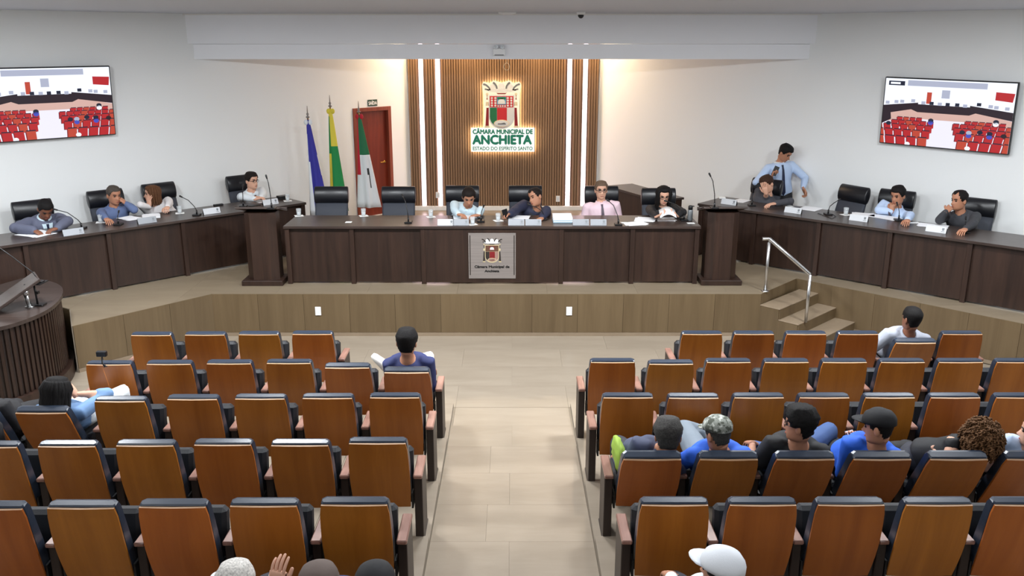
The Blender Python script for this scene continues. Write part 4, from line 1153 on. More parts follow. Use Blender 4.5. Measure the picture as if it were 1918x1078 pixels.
    for pi, p in enumerate(PEOPLE):
        f, rt, sp, fw, sd, L, neck, hu, hr, lk = (p[q] for q in ('f', 'rt', 'sp', 'fw', 'sd', 'L', 'neck', 'hu', 'hr', 'lk'))
        hip, head = V(p['hip']), V(p['head']); k = p['hk']
        base = V((hip.x, hip.y, p['floor']))
        def fin(me, name, mat, parent, nz=0., sc_=6., smooth=True):
            n = len(me.vertices); co = np.empty(n*3); me.vertices.foreach_get('co', co)
            if nz:
                nn = np.empty(n*3); me.vertex_normals.foreach_get('vector', nn); nn = nn.reshape(-1, 3); c3 = co.reshape(-1, 3)
                dd = np.array([noise.noise(V((q[0]*sc_*1.6, q[1]*sc_*1.6, q[2]*sc_+pi*7))) for q in c3])
                co = (c3+nn*(dd*nz)[:, None]).ravel()
            me.vertices.foreach_set('co', co); me.transform(Matrix.Translation(-base))
            if smooth: me.polygons.foreach_set('use_smooth', [True]*len(me.polygons))
            me.update()
            if len(me.materials): me.materials.clear()
            for q in (mat if isinstance(mat, list) else [mat]): me.materials.append(q)
            o = bpy.data.objects.new(name, me); col.objects.link(o)
            if parent: o.parent = parent
            else: o.location = base
            return o
        # body: remeshed trunk and limbs + finer head and hands in the same mesh
        mb = MB(); bm0 = p['o_body']
        mb.add([v.co for v in bm0.vertices], [tuple(q.vertices) for q in bm0.polygons], 0, True)
        head_mesh(mb, head, hr, lk, hu, k)
        for s_, nm in ((1, 'R'), (-1, 'L')):
            hd = (p['hands'] or {}).get(nm); e, w_ = p['el'][nm], p['wr'][nm]
            d = (w_-e).normalized()
            if hd is None: hd = (d, -UP if abs(d.z) < .8 else f, .32) if p['floor'] == S else (f*.9-UP*.35, -UP, .35)
            dv = V(hd[0]) if hd[0] is not None else d
            hand_mesh(mb, w_, dv, hd[1], s_, hd[2])
        body = fin(mb.mesh('body'), 'person', [p['skin'], eye_m, lip_m, brow_m], None)
        tag(body, p['label'], p['cat'], p['group'])
        def child(m_, name, mat, smooth=True, nz=0): return fin(m_.mesh(name) if isinstance(m_, MB) else m_, name, mat, body, nz, smooth=smooth)
        top = child(p['o_top'], 'jacket' if p['jacket'] else p.get('topname') or 'shirt', p['top'], nz=.006)
        if p['bottom']: child(p['o_bot'], 'trousers', p['bottom'], nz=.004)
        for nm in 'RL':
            m_ = MB(); p['foot'](m_, nm, .008); child(m_, 'shoe', p['shoes'] or shoe_m)
        bv = BVHTree.FromPolygons([v.co for v in p['o_top'].vertices], [tuple(q.vertices) for q in p['o_top'].polygons])
        def patch(name, mat, outline, lift=.004, back=False, rows=8):
            """strip laid on the clothing: outline = list of (v along the spine, half-left u, half-right u) in metres"""
            m_ = MB(); dirn = fw if not back else -fw; rings = []
            for v_, u0, u1 in outline:
                row = []
                for q in range(rows+1):
                    u = u0+(u1-u0)*q/rows
                    o = hip+sp*v_+sd*u+dirn*.5-base
                    hit = bv.ray_cast(o, -dirn, 1.)
                    row.append((hit[0] if hit[0] is not None else o-dirn*.38)+dirn*lift)
                rings.append(row)
            n = rows+1; vs = [q for r_ in rings for q in r_]; vb = [q-dirn*.006 for q in vs]; K = len(vs)
            fs = []
            for a in range(len(rings)-1):
                for b in range(rows):
                    q = (a*n+b, a*n+b+1, (a+1)*n+b+1, (a+1)*n+b); fs += [q, tuple(i+K for i in q[::-1])]
            m_.add([v+base for v in vs+vb], fs, 0, True)
            return child(m_, name, mat)
        tp = L*.97
        if p['jacket']:
            vd = p['vneck'] or .30
            patch('shirt_front', p['jacket'], [(tp-vd*t, -.062*(1-t)-.004, .062*(1-t)+.004) for t in (0, .15, .3, .45, .6, .75, .9, 1)], .005)
        if p['vest']:
            patch('vest', p['vest'], [(tp-.03-t*.36, -.13, .13) for t in (0, .15, .3, .5, .7, .85, 1)], .006, rows=12)
            patch('shirt_front', p['top'], [(tp-.22*t, -.05*(1-t)-.003, .05*(1-t)+.003) for t in (0, .3, .6, 1)], .010)
        if p['tie']:
            tl = (p['vneck'] or .30)*.92 if p['jacket'] else min(.46, L*1.0)
            patch('tie', p['tie'], [(tp-.005, -.017, .017), (tp-.035, -.013, .013)]+[(tp-.04-(tl-.04)*t, -.014-.018*t, .014+.018*t) for t in (.1, .35, .6, .85, .95)]+[(tp-tl-.03, -.004, .004)], .010 if not p['vest'] else .014, rows=4)
        if p['buttons']: patch('placket', p['top'], [(tp-t*.38, -.014, .014) for t in (0, .2, .4, .6, .8, 1)], .005, rows=2)
        if p['collar']:
            m_ = MB(); rings = []; nx = hip+sp*L*1.005; tilt = (sp*.85+hu*.15).normalized()
            for q in range(19):
                a = R(90+17+(326)*q/18); fr = max(0, math.sin(a)); ca = sd*math.cos(a)+fw*math.sin(a)
                pr = [(.066, -.012), (.063, .026), (.069, .030), (.090+.012*fr, -.016-.022*fr), (.083+.010*fr, -.022-.022*fr)]
                rings.append([nx+ca*(r0*k)+tilt*(zz-.010*fr) for r0, zz in pr])
            m_.loft(rings, 0, True); child(m_, 'collar', p['collar'])
        # hair and headwear
        hs = p['hair'] or {}
        if hs:
            kw = {q: hs[q] for q in ('thick', 'front', 'side', 'back', 'lump', 'recede') if q in hs}
            m_ = hair_mesh(head, hr, lk, hu, k, seed=pi, **kw)
            if hs.get('long'): strands(m_, head, hr, lk, hu, k, hs.get('a0', 75), hs.get('a1', 285), hs.get('n', 15), hs['long'], hs.get('r0', .022), seed=pi)
            if hs.get('curls'):
                rnd = random.Random(5)
                for q in range(620):
                    z = rnd.uniform(-.75, 1); a = rnd.uniform(0, 2*math.pi); rr = math.sqrt(1-z*z)
                    d = hr*(rr*math.sin(a))+lk*(rr*math.cos(a))+hu*z
                    if d.dot(lk) > .62 and z < .55: continue
                    c_ = head-lk*.02*k-hu*.005+V((hr*d.dot(hr)*.128+lk*d.dot(lk)*.135+hu*d.dot(hu)*.15))*k*rnd.uniform(.93, 1.05)
                    x_, y_, _ = frame(d+V((rnd.uniform(-.5, .5), rnd.uniform(-.5, .5), rnd.uniform(-.5, .5)))); rr = rnd.uniform(.010, .017)
                    m_.tube([c_+(x_*math.cos(t)+y_*math.sin(t))*rr+d*.004*t for t in (0, 1.2, 2.4, 3.6, 4.8)], [.004, .006, .0065, .006, .004], 5, 0, True)
                m_.ball(head-lk*.02*k, (.118*k, .118*k, .135*k), 16, 12)
            child(m_, 'hair', hs['mat'])
        if p['cap']:
            cp_ = p['cap']; m_ = MB(); rings = []; n = 28; h0 = cp_.get('h0', .035)
            hs_ = [h0, h0+.002, .055, .075, .095, .108, .118, .124]
            for i, h in enumerate(hs_):
                ring_ = []
                for q in range(n):
                    a = 2*math.pi*q/n; off = [.002, .014, .018, .020, .020, .018, .012, .0][i]
                    hh = min(h, .112); x, y = head_pt(hh, a, off)
                    if i == 7: x, y = x*.15, y*.15
                    dip = -.020*max(0, -math.cos(a)) if i < 2 else 0
                    ring_.append(head+(hr*x+lk*y+hu*(h+.008*(i > 3)+dip))*k)
                rings.append(ring_)
            m_.loft([r_[::-1] for r_ in rings], 0, True); capo = child(m_, 'cap', cp_['mat'])
            bd = 1 if not cp_.get('backwards') else -1
            m_ = MB(); rt_, lo_ = [], []
            for q in range(9):
                a = (-1+q/4)*.95; x, y = head_pt(.04, a, .012); ln = .075*math.cos(a*1.15)
                drop = cp_.get('drop', .018)
                rt_.append([head+(hr*x*bd+lk*bd*y*.98+hu*(h0+.004))*k, head+(hr*x*1.04*bd+lk*bd*(y+ln)+hu*(h0+.004-drop+.010*math.cos(a)))*k])
            top_ = [r_[0] for r_ in rt_]+[r_[1] for r_ in rt_[::-1]]
            K = len(rt_)
            vs = [r_[0] for r_ in rt_]+[r_[1] for r_ in rt_]; vb = [q-hu*.005 for q in vs]
            fs = []
            for q in range(K-1):
                fs += [(q, q+1, K+q+1, K+q), (2*K+q, 2*K+K+q, 2*K+K+q+1, 2*K+q+1)]
            edge_ = list(range(K))+list(range(2*K-1, K-1, -1))
            for a, b in zip(edge_, edge_[1:]+edge_[:1]): fs.append((b, a, a+2*K, b+2*K))
            m_.add(vs+vb, fs, 0, True); child(m_, 'cap_brim', cp_.get('brim') or cp_['mat']).parent = capo
        if p['glasses']:
            m_ = MB(); P = lambda x, y, z: head+(hr*x+lk*y+hu*z)*k
            for sx in (-1, 1):
                c_ = (sx*.031, .094, .006); m_.tube([P(c_[0]+.024*math.cos(q), c_[1]-abs(c_[0]+.024*math.cos(q))*.12, c_[2]+.017*math.sin(q)) for q in [2*math.pi*i/14 for i in range(15)]], .0026*k, 5)
                m_.tube([P(sx*.055, .088, .010), P(sx*.074, .04, .010), P(sx*.080, -.01, .004)], .0026*k, 5)
            m_.tube([P(-.008, .094, .008), P(.008, .094, .008)], .0026*k, 5)
            child(m_, 'glasses', frame_m)
        if p['watch']:
            nm = p['watch']; d = (p['wr'][nm]-p['el'][nm]).normalized(); c_ = p['wr'][nm]-d*.03
            m_ = MB().tube([c_-d*.011, c_+d*.011], .041, 14); child(m_, 'wristwatch', plastic_m)
        p['obj'] = body; p['patch'] = patch; p['child'] = child; p['base'] = base
# ------------------------------------------------------------------ who sits where
SZ = S+.565
def staged(key, label, hpx, d, **kw):
    o, f = CH[key]
    Yh = (o+f*d).y
    face = kw.pop('face', (f.x, f.y)); dh = kw.pop('dh', .0)
    hip = o+f*dh; hip.z = SZ
    person(label, hip, ony(hpx[0], hpx[1], Yh), face, kw.pop('look'), kw.pop('skin'), S, kw.pop('top'), **kw)
D4 = DESK+.045
def dk(x, y, up=.06): return onz(x, y, DESK+up)
SHORT = dict(thick=.010, front=.07, side=-.005, back=-.06)
staged('L1', 'seated man in grey suit writing with bowed head', (85, 391), .30, dh=-.03, look=(.55, -.62, -.75), skin=skin_c, top=c_greysuit, bottom=c_greysuit, jacket=c_pale, tie=t_navy, collar=c_pale, hair=dict(SHORT, mat=h_black), arms=dict(R=dk(64, 431), L=dk(108, 427)), hands=dict(R=((.7, -.2, -.3), (0, 0, -1), .9), L=((-.5, -.7, -.1), (0, 0, -1), .5)), poles=dict(R=(-.8, -.6, -.1), L=(.9, .5, .2)))
staged('L2', 'seated man in slate-blue shirt resting his chin on a fist', (213, 365), 0.20, look=(.8, -.6, -.22), skin=skin_b, top=c_slate, bottom=c_trous, collar=c_slate, buttons=True, hair=dict(SHORT, mat=h_salt, thick=.010), arms=dict(R=dk(200, 411), L=ony(236, 381, CH['L2'][0].y-.12)), hands=dict(L=((-.5, -.2, .6), (-.8, 0, -.2), 1.2)), poles=dict(L=(.5, -.2, -1)))
staged('L3', 'seated woman in white blouse turned sideways with hand on cheek', (285, 363), 0.18, look=(-.93, -.35, -.05), face=(.35, -.93), skin=skin_a, top=c_whiteb, bottom=c_trous, hair=dict(mat=h_brown, thick=.016, front=.072, side=-.03, back=-.09, long=.15, a0=80, a1=280, n=12, r0=.022), arms=dict(R=ony(280, 388, CH['L3'][0].y-.28), L=dk(312, 398)), hands=dict(R=((0, .1, 1), (.4, .8, 0), .25)), poles=dict(R=(-.4, -.4, -1)), hk=1.04, bw=.95)
staged('L4', 'seated man in grey-green vest, glasses and dark tie with joined hands', (471, 338), 0.20, look=(.86, -.5, -.08), skin=skin_a, top=c_whites, bottom=c_trous, vest=c_vest, tie=t_dark, collar=c_whites, glasses=True, hair=dict(SHORT, mat=h_dark, thick=.016), arms=dict(R=dk(478, 373), L=dk(489, 371)), hands=dict(R=((.8, .1, .2), (0, 0, -1), .7), L=((-.6, -.4, .2), (0, 0, -1), .7)))
staged('C3', 'seated man in pale blue shirt reading with bowed head', (878, 369), 0.28, look=(.12, -1, -.55), skin=skin_b, top=c_pale, bottom=c_trous, collar=c_pale, buttons=True, hair=dict(SHORT, mat=h_dark, thick=.017), arms=dict(R=dk(860, 405), L=dk(896, 403)), hands=dict(R=((.6, -.6, 0), (0, 0, -1), .8), L=((-.7, -.5, 0), (0, 0, -1), .8)), poles=dict(R=(-1, .1, -.2), L=(1, .1, -.2)))
staged('C4', 'seated man in navy suit leaning over with tilted head', (1003, 369), 0.28, dh=-.03, look=(-.72, -.7, -.12), roll=18, skin=skin_b, top=c_navy, bottom=c_navy, jacket=c_char, tie=t_green, collar=c_char, hair=dict(SHORT, mat=h_dark, recede=.02), arms=dict(R=dk(948, 406), L=dk(1013, 408)), hands=dict(R=((-.8, -.5, 0), (.4, -.2, -.6), 1.0), L=((-.4, -.8, -.1), (0, 0, -1), .5)), poles=dict(R=(-.7, .1, -.7), L=(1, .2, -.1)))
staged('C5', 'seated older man in pink shirt and patterned tie leaning back', (1126, 356), -.02, look=(.05, -1, -.02), skin=skin_a, top=c_pink, bottom=c_trous, tie=t_pat, collar=c_pink, buttons=True, glasses=True, hair=dict(SHORT, mat=hairm('hair_sandy', (104, 84, 68)), thick=.015), bw=1.16, arms=dict(R=CH['C5'][0]+V((-.26, -.22, .66)), L=CH['C5'][0]+V((.26, -.2, .66))), poles=dict(R=(-.25, .4, -1), L=(.25, .4, -1)))
staged('C6', 'seated woman with long black hair in a black dress reading papers', (1243, 366), 0.20, look=(.0, -1, -.30), skin=skin_a, top=c_black, bottom=c_black, glasses=True, hair=dict(mat=h_black, thick=.018, front=.078, side=.0, back=-.09, long=.20, a0=62, a1=298, n=17, r0=.024), arms=dict(R=dk(1230, 406, .07), L=dk(1268, 404, .07)), hands=dict(R=((.75, -.35, .25), (.3, -.2, 1), .6), L=((-.75, -.35, .25), (-.3, -.2, 1), .6)), poles=dict(R=(-1, .2, -.4), L=(1, .2, -.4)), hk=1.05, bw=1.0)
staged('R1', 'seated man in dark grey shirt covering his face with a hand', (1437, 345), 0.22, look=(-.75, -.5, -.38), roll=14, skin=skin_a, top=c_dkgrey, bottom=c_trous, collar=c_dkgrey, hair=dict(SHORT, mat=hairm('hair_auburn', (58, 36, 26)), thick=.018), arms=dict(R=ony(1435, 362, CH['R1'][0].y-.30), L=dk(1452, 381)), hands=dict(R=((-.35, -.1, .9), (.2, .9, .1), .4)), poles=dict(R=(.3, -.3, -1)), sleeve=dict(R='elbow', L='long'))
staged('R3', 'seated man in light blue shirt and lilac tie with hand on chin', (1682, 366), 0.24, look=(-.8, -.55, -.25), skin=skin_b, top=c_sky, bottom=c_trous, tie=t_pat, collar=c_sky, hair=dict(SHORT, mat=h_black, thick=.018, back=-.05), arms=dict(R=ony(1670, 396, CH['R3'][0].y-.26), L=dk(1700, 412)), hands=dict(R=((.05, .1, 1), (.5, .7, 0), 1.0)), poles=dict(R=(-.4, -.4, -1)), watch='R')
staged('R4', 'seated man in charcoal shirt at the right end, hand before his mouth', (1797, 375), 0.22, look=(-.95, -.25, -.1), skin=skin_b, top=c_char, bottom=c_trous, collar=c_char, hair=dict(SHORT, mat=h_black, recede=.03, front=.08, thick=.012), arms=dict(R=ony(1772, 396, CH['R4'][0].y-.28), L=dk(1808, 429)), hands=dict(R=((.6, .3, .5), (.3, .8, -.3), 1.1)), poles=dict(R=(-.6, -.4, -1)))
# standing man
sx_, sy_ = 4.265, 13.69
hh = ony(1470, 286, sy_-.05)
person('standing man in light blue shirt and navy tie walking behind the right desk', V((sx_-.01, sy_+.03, S+.86)), hh, (.12, -1), (.55, -.55, -.55), skin_b, S, c_sky, bottom=c_black, tie=t_navy, collar=c_whites, legs='stand', hair=dict(SHORT, mat=h_black, thick=.018), arms=dict(R=ony(1446, 330, sy_-.22), L=ony(1504, 352, sy_-.33)), hands=dict(R=((.1, -.4, .8), (.6, -.3, 0), 1.0), L=((.45, -.2, -.85), (-.8, -.2, -.2), .7)), poles=dict(R=(-.8, .15, -.7), L=(.7, .2, -.2)), feet=dict(R=V((sx_-.10, sy_-.02, S+.09)), L=V((sx_+.09, sy_+.05, S+.09))))
# audience: all face the stage
def aud(key, label, hpx, dyh=.10, **kw):
    p = SEATS[key]; fl = p.z
    hip = V((p.x+kw.pop('dx', 0), p.y+(.35 if key[1] < 5 else .33), fl+.565))
    if key[1] == 5:
        kw['knees'] = dict(R=hip+V((.11, .33, -.10)), L=hip+V((-.11, .33, -.10)))
        kw['arms'] = {**dict(R=hip+V((.16, .2, .03)), L=hip+V((-.16, .2, .03))), **(kw.get('arms') or {})}
    kn = kw.pop('knees', None)
    person(label, hip, ony(hpx[0], hpx[1], p.y+dyh), kw.pop('face', (0, 1)), kw.pop('look'), kw.pop('skin'), fl, kw.pop('top'), knees=kn, **kw)
    return hip
def lap(key, s_, up=.60): p = SEATS[key]; return V((p.x+s_*.10, p.y+.66, p.z+up))
k_ = ('left', 1, 0); p0 = SEATS[k_]
aud(k_, 'man in navy shirt seated by the aisle with crossed legs', (762, 641), look=(.1, 1, -.1), skin=skin_b, top=c_navyt, bottom=c_whites, sleeve='elbow', hair=dict(SHORT, mat=h_black, thick=.02, back=-.08), shoes=shoew_m, arms=dict(R=p0+V((.17, .48, .60)), L=p0+V((-.16, .5, .58))), knees=dict(R=ony(803, 670, 8.02), L=p0+V((-.10, .84, .50))), feet=dict(R=ony(728, 690, 8.02), L=p0+V((-.10, .86, .09))), footdir=dict(R=V((-.75, .2, .6))))
k_ = ('left', 2, 5); p0 = SEATS[k_]
aud(k_, 'long-haired woman in denim shirt seated beside the tribune', (106, 736), look=(.25, 1, -.3), skin=skin_a, top=c_denim, bottom=c_whites, hair=dict(mat=h_black, thick=.022, front=.07, side=-.03, back=-.09, long=.20, a0=70, a1=290, n=17, r0=.027), sleeve='elbow', arms=dict(R=ony(141, 738, p0.y+.22), L=p0+V((-.12, .6, .62))), poles=dict(R=(1, .3, -.9)), hands=dict(R=((-.5, -.1, .8), (-.8, .2, 0), .8)), knees=dict(R=p0+V((.22, .82, .60)), L=p0+V((-.12, .84, .52))), hk=1.04, bw=.97)
k_ = ('left', 2, 6); p0 = SEATS[k_]
aud(k_, 'person in black at the left edge of the picture', (-48, 748), look=(.3, 1, 0), skin=skin_b, top=c_black, bottom=c_black, hair=dict(SHORT, mat=h_black), arms=dict(R=p0+V((.14, .46, .56)), L=p0+V((-.16, .46, .56))))
k_ = ('right', 0, 6); p0 = SEATS[k_]
aud(k_, 'bearded man in pale grey polo shirt alone in the front row', (1708, 597), look=(-.35, 1, 0), skin=skin_c, top=c_polo, bottom=c_trous, sleeve='short', collar=c_polo, hair=dict(SHORT, mat=h_black, thick=.008, back=-.07), arms=dict(L=p0+V((-.27, .44, .64)), R=p0+V((.14, .5, .6))), poles=dict(L=(-.6, -.3, -.6)), bw=1.10)
k_ = ('right', 3, 0); p0 = SEATS[k_]
aud(k_, 'grey-haired person in dusk-blue shirt at the aisle seat', (1251, 816), look=(.1, 1, -.28), skin=skin_b, top=c_dusk, bottom=c_trous, hair=dict(SHORT, mat=h_grey, thick=.022, back=-.085, lump=.006), arms=dict(R=p0+V((.15, .5, .50)), L=p0+V((-.16, .5, .50))), collar=c_dusk)
k_ = ('right', 3, 1); p0 = SEATS[k_]
aud(k_, 'man in camouflage cap and royal blue shirt with raised knee', (1345, 812), look=(-.45, .9, -.3), skin=skin_b, top=c_royal, bottom=c_greyt, sleeve='short', hair=dict(SHORT, mat=h_grey, thick=.008, back=-.075), cap=dict(mat=cap_camo, drop=.0), arms=dict(R=ony(1338, 838, p0.y+.48), L=ony(1318, 836, p0.y+.46)), hands=dict(R=((-.7, .3, .3), (0, -.3, -1), .7), L=((.5, .5, .2), (0, -.3, -1), .8)), poles=dict(L=(-1, -.2, -.6), R=(1, -.2, -.6)), knees=dict(L=ony(1282, 800, p0.y+.80), R=p0+V((.14, .84, .54))), feet=dict(L=ony(1348, 826, p0.y+.76), R=p0+V((.12, .84, .09))))
k_ = ('right', 3, 2); p0 = SEATS[k_]
aud(k_, 'person in black printed shirt and glasses looking left', (1499, 795), look=(-.88, .6, -.12), skin=skin_b, top=c_blackt, bottom=c_jean, sleeve='short', glasses=True, hair=dict(mat=h_black, thick=.026, front=.072, side=.0, back=-.08, lump=.016), arms=dict(L=p0+V((-.20, .46, .64)), R=p0+V((.12, .5, .55))), poles=dict(L=(-.5, -.5, -.9)), knees=dict(R=ony(1553, 806, p0.y+.74), L=p0+V((-.10, .74, .45))))
k_ = ('right', 3, 3); p0 = SEATS[k_]
aud(k_, 'man in black cap and royal blue shirt holding a phone', (1647, 799), look=(-.8, .7, -.22), skin=skin_b, top=c_royal, bottom=c_blackt, sleeve='elbow', hair=dict(SHORT, mat=h_black, thick=.006, back=-.07), cap=dict(mat=cap_black, drop=-.01), arms=dict(L=ony(1608, 838, p0.y+.42), R=p0+V((.18, .55, .64))), hands=dict(L=((-.3, .5, .6), (-.2, -.9, .4), .7)), poles=dict(L=(-.5, -.4, -.9)), knees=dict(R=ony(1700, 840, p0.y+.62), L=p0+V((.02, .80, .46))))
k_ = ('right', 3, 4); p0 = SEATS[k_]
aud(k_, 'curly-haired woman in a black top with bare shoulders', (1837, 822), look=(.3, 1, -.15), skin=skin_a, top=c_blackt, bottom=c_trous, sleeve='none', hair=dict(mat=h_curl, thick=.03, front=.07, side=-.04, back=-.09, curls=True), arms=dict(L=ony(1750, 838, p0.y+.22), R=p0+V((.16, .5, .52))), poles=dict(L=(-.4, -.6, -.8)), knees=dict(L=p0+V((.06, .76, .46)), R=p0+V((.19, .76, .47))), hk=1.04, bw=.96)
k_ = ('right', 3, 5); p0 = SEATS[k_]
aud(k_, 'bare-shouldered person cut off by the right edge of the picture', (1941, 810), look=(-.75, .6, -.05), skin=skin_a, top=c_sky, bottom=c_trous, sleeve='none', hair=dict(SHORT, mat=h_brown), arms=dict(L=p0+V((-.12, .5, .52)), R=p0+V((.16, .5, .52))), hk=1.04, bw=.96)
k_ = ('left', 5, 1); p0 = SEATS[k_]
aud(k_, 'white-haired person low at the bottom edge left of the aisle', (440, 1098), look=(.3, 1, -.2), skin=skin_a, top=c_whites, bottom=c_trous, hair=dict(SHORT, mat=h_white, thick=.014, back=-.08))
k_ = ('left', 5, 0); p0 = SEATS[k_]
aud(k_, 'person in brown cap raising a hand at the bottom edge', (597, 1100), look=(.1, 1, -.1), skin=skin_a, top=c_navyt, bottom=c_trous, hair=dict(SHORT, mat=h_dark, thick=.006), cap=dict(mat=cap_brown, h0=.02), arms=dict(L=ony(517, 1100, p0.y+.14)), hands=dict(L=((.15, 0, 1), (.2, 1, 0), .35)), poles=dict(L=(-1, .2, -1)))
k_ = ('right', 5, 0); p0 = SEATS[k_]
aud(k_, 'person in white cap at the bottom edge right of the aisle', (1352, 1072), look=(-.75, .75, -.05), skin=skin_b, top=c_whites, bottom=c_trous, hair=dict(SHORT, mat=h_dark, thick=.006), cap=dict(mat=cap_white, drop=.0))
hb_ = ony(703, 1102, 3.75); fz = slope*(7.62-3.9)
person('person with black cap at the bottom edge beside the aisle', V((-.40, 3.92, fz+.42)), hb_, (0, 1), (.1, 1, 0), skin_b, fz, c_black, bottom=c_trous, hair=dict(SHORT, mat=h_black), cap=dict(mat=cap_black, h0=.02), knees=dict(R=V((-.28, 4.2, fz+.50)), L=V((-.42, 4.22, fz+.50))), feet=dict(R=V((-.28, 4.0, fz+.09)), L=V((-.40, 4.04, fz+.09))))
build_people()
byl = {p['label']: p for p in PEOPLE}
# collar trim and print on the black shirt
q = byl['person in black printed shirt and glasses looking left']
for u0, u1, v_ in ((-.05, -.012, 0), (-.008, .022, 0), (.026, .05, 0)):
    q['patch']('shirt_print', white_m, [(q['L']*.70+dv, u0, u1) for dv in (0, .007, .014)], .004, back=True, rows=2)
# ------------------------------------------------------------------ things held
def phone(loc, d, n_, label, w_=.075, h_=.15, mt=None):
    d = V(d).normalized(); n_ = V(n_); n_ = (n_-d*n_.dot(d)).normalized(); x_ = d.cross(n_)
    M = Matrix(((x_.x, d.x, n_.x, 0), (x_.y, d.y, n_.y, 0), (x_.z, d.z, n_.z, 0), (0, 0, 0, 1)))
    t = empty('smartphone', loc); tag(t, label, 'phone')
    pc_ = MB().box(-w_/2, w_/2, -h_/2, h_/2, -.004, .004, b=.003, M=M).build('phone_case', plastic_m, t)
    MB().box(-w_/2+.004, w_/2-.004, -h_/2+.004, h_/2-.004, .004, .0048, M=M).build('phone_screen', phs, pc_)
phs = emit('phone_screen', (206, 204, 224), .9)
pp = SEATS[('right', 3, 3)]
phone(ony(1598, 821, pp.y+.47), (-.25, .75, .5), (.1, -.6, .7), 'phone with lit screen held up by the man in black cap')
phone(ony(1579, 843, pp.y+.50), (-.3, .8, .35), (.1, -.5, .75), 'phone with lit screen lying lower beside the man in black cap', .085, .17)
hp = byl['seated man in navy suit leaning over with tilted head']['wr']['R']
phone(hp+V((-.06, -.09, .02)), (-.2, -.2, .9), (-.3, .9, .2), 'dark phone in the right hand of the man in navy suit')
hp = byl['standing man in light blue shirt and navy tie walking behind the right desk']['wr']['R']
phone(hp+V((.03, -.05, .09)), (.35, 0, .9), (.3, .9, 0), 'dark phone held by the standing man')
# lime cloth over the aisle armrest
pp = SEATS[('right', 3, 0)]
m = MB(); m.ball((0, 0, 0), 1, 22, 16)
m.v = [tuple(V((q[0]*.045-.185-.02*q[2], q[1]*.17+.22, q[2]*.14+.66))*1.0+V(q)*(.012*noise.noise(V(q)*2.2)+.014*noise.noise(V(q)*5))) for q in m.v]
o = m.build('draped_cloth', c_lime, loc=pp); tag(o, 'lime green cloth bundled beside the grey-haired person', 'cloth')
# bag on the left edge seat
pp = SEATS[('left', 2, 6)]
t = empty('shoulder_bag', pp+V((.20, -.14, .0))); tag(t, 'black bag with pale marks hanging at the left edge seat', 'bag')
m = MB(); rings = []
for z, a, b in ((.36, .05, .03), (.40, .09, .05), (.58, .11, .06), (.74, .09, .05), (.80, .04, .03)): rings.append(ering(V((.02*math.sin(z*9), -.02+.22*(z-.36)*-.3, z)), V((a, 0, 0)), V((0, b, 0)), 14))
m.loft(rings, 0, True); m.build('bag_body', c_black, t)
MB().tube([(.05, -.075, .66), (.07, -.08, .60), (.05, -.09, .55), (.09, -.08, .50)], .006, 6).build('pale_strap', cwhite_m, t)
# ------------------------------------------------------------------ desk-top things
def micro(bx, by, hx_, hy_, near, label, z=DESK, dback=.10, base=True, up=None):
    b = onz(bx, by, z); h = ony(hx_, hy_, b.y+dback)
    t = empty('gooseneck_microphone', b); tag(t, label, 'microphone', 'gooseneck microphones')
    if base: MB().box(-.05, .05, -.06, .06, 0, .022, b=.008).build('microphone_base', plastic_m, t)
    h = h-b
    p1 = V((0, 0, .02)); p2 = V((h.x*.12, h.y*.12, max(.12, h.z*.45)))
    c1 = V((h.x*.55, h.y*.55, h.z*.85))
    MB().tube([p1, V((0, 0, .075))], .012, 8).build('stem', plastic_m, t)
    MB().tube([V((0, 0, .07)), p2, c1, h], .0055, 6).build('gooseneck', plastic_m, t)
    d = (h-c1).normalized()
    MB().tube([h, h+d*.04], [.010, .013], 8, round_ends=True).build('microphone_head', plastic_m, t)
micro(153, 428, 107, 393, 0, 'gooseneck microphone bending toward the man in grey suit', dback=-.05)
micro(222, 421, 222, 398, 0, 'short gooseneck microphone before the man in slate-blue shirt')
micro(369, 403, 341, 369, 0, 'gooseneck microphone left of the empty place on the left desk')
micro(456, 387, 455, 350, 0, 'upright gooseneck microphone before the man with vest')
micro(765, 417, 755, 369, 0, 'gooseneck microphone before the second empty chair')
micro(901, 415, 905, 388, 0, 'gooseneck microphone beside the man in pale blue shirt')
micro(1018, 411, 994, 384, 0, 'gooseneck microphone before the man in navy suit', dback=-.02)
micro(1158, 421, 1141, 377, 0, 'gooseneck microphone before the man in pink shirt')
micro(1281, 413, 1250, 377, 0, 'gooseneck microphone before the woman in black', dback=-.03)
micro(1408, 385, 1409, 352, 0, 'gooseneck microphone before the man hiding his face')
micro(1551, 402, 1570, 375, 0, 'gooseneck microphone before the turned empty chair')
micro(1683, 413, 1681, 383, 0, 'gooseneck microphone before the man in light blue shirt')
micro(1806, 436, 1809, 411, 0, 'gooseneck microphone before the man in charcoal shirt', dback=.0)
micro(509, 391, 500, 334, 0, 'tall gooseneck microphone on the left lectern', z=S+1.075, dback=.0)
micro(1338, 390, 1331, 330, 0, 'tall gooseneck microphone on the right lectern', z=S+1.075, dback=.0)
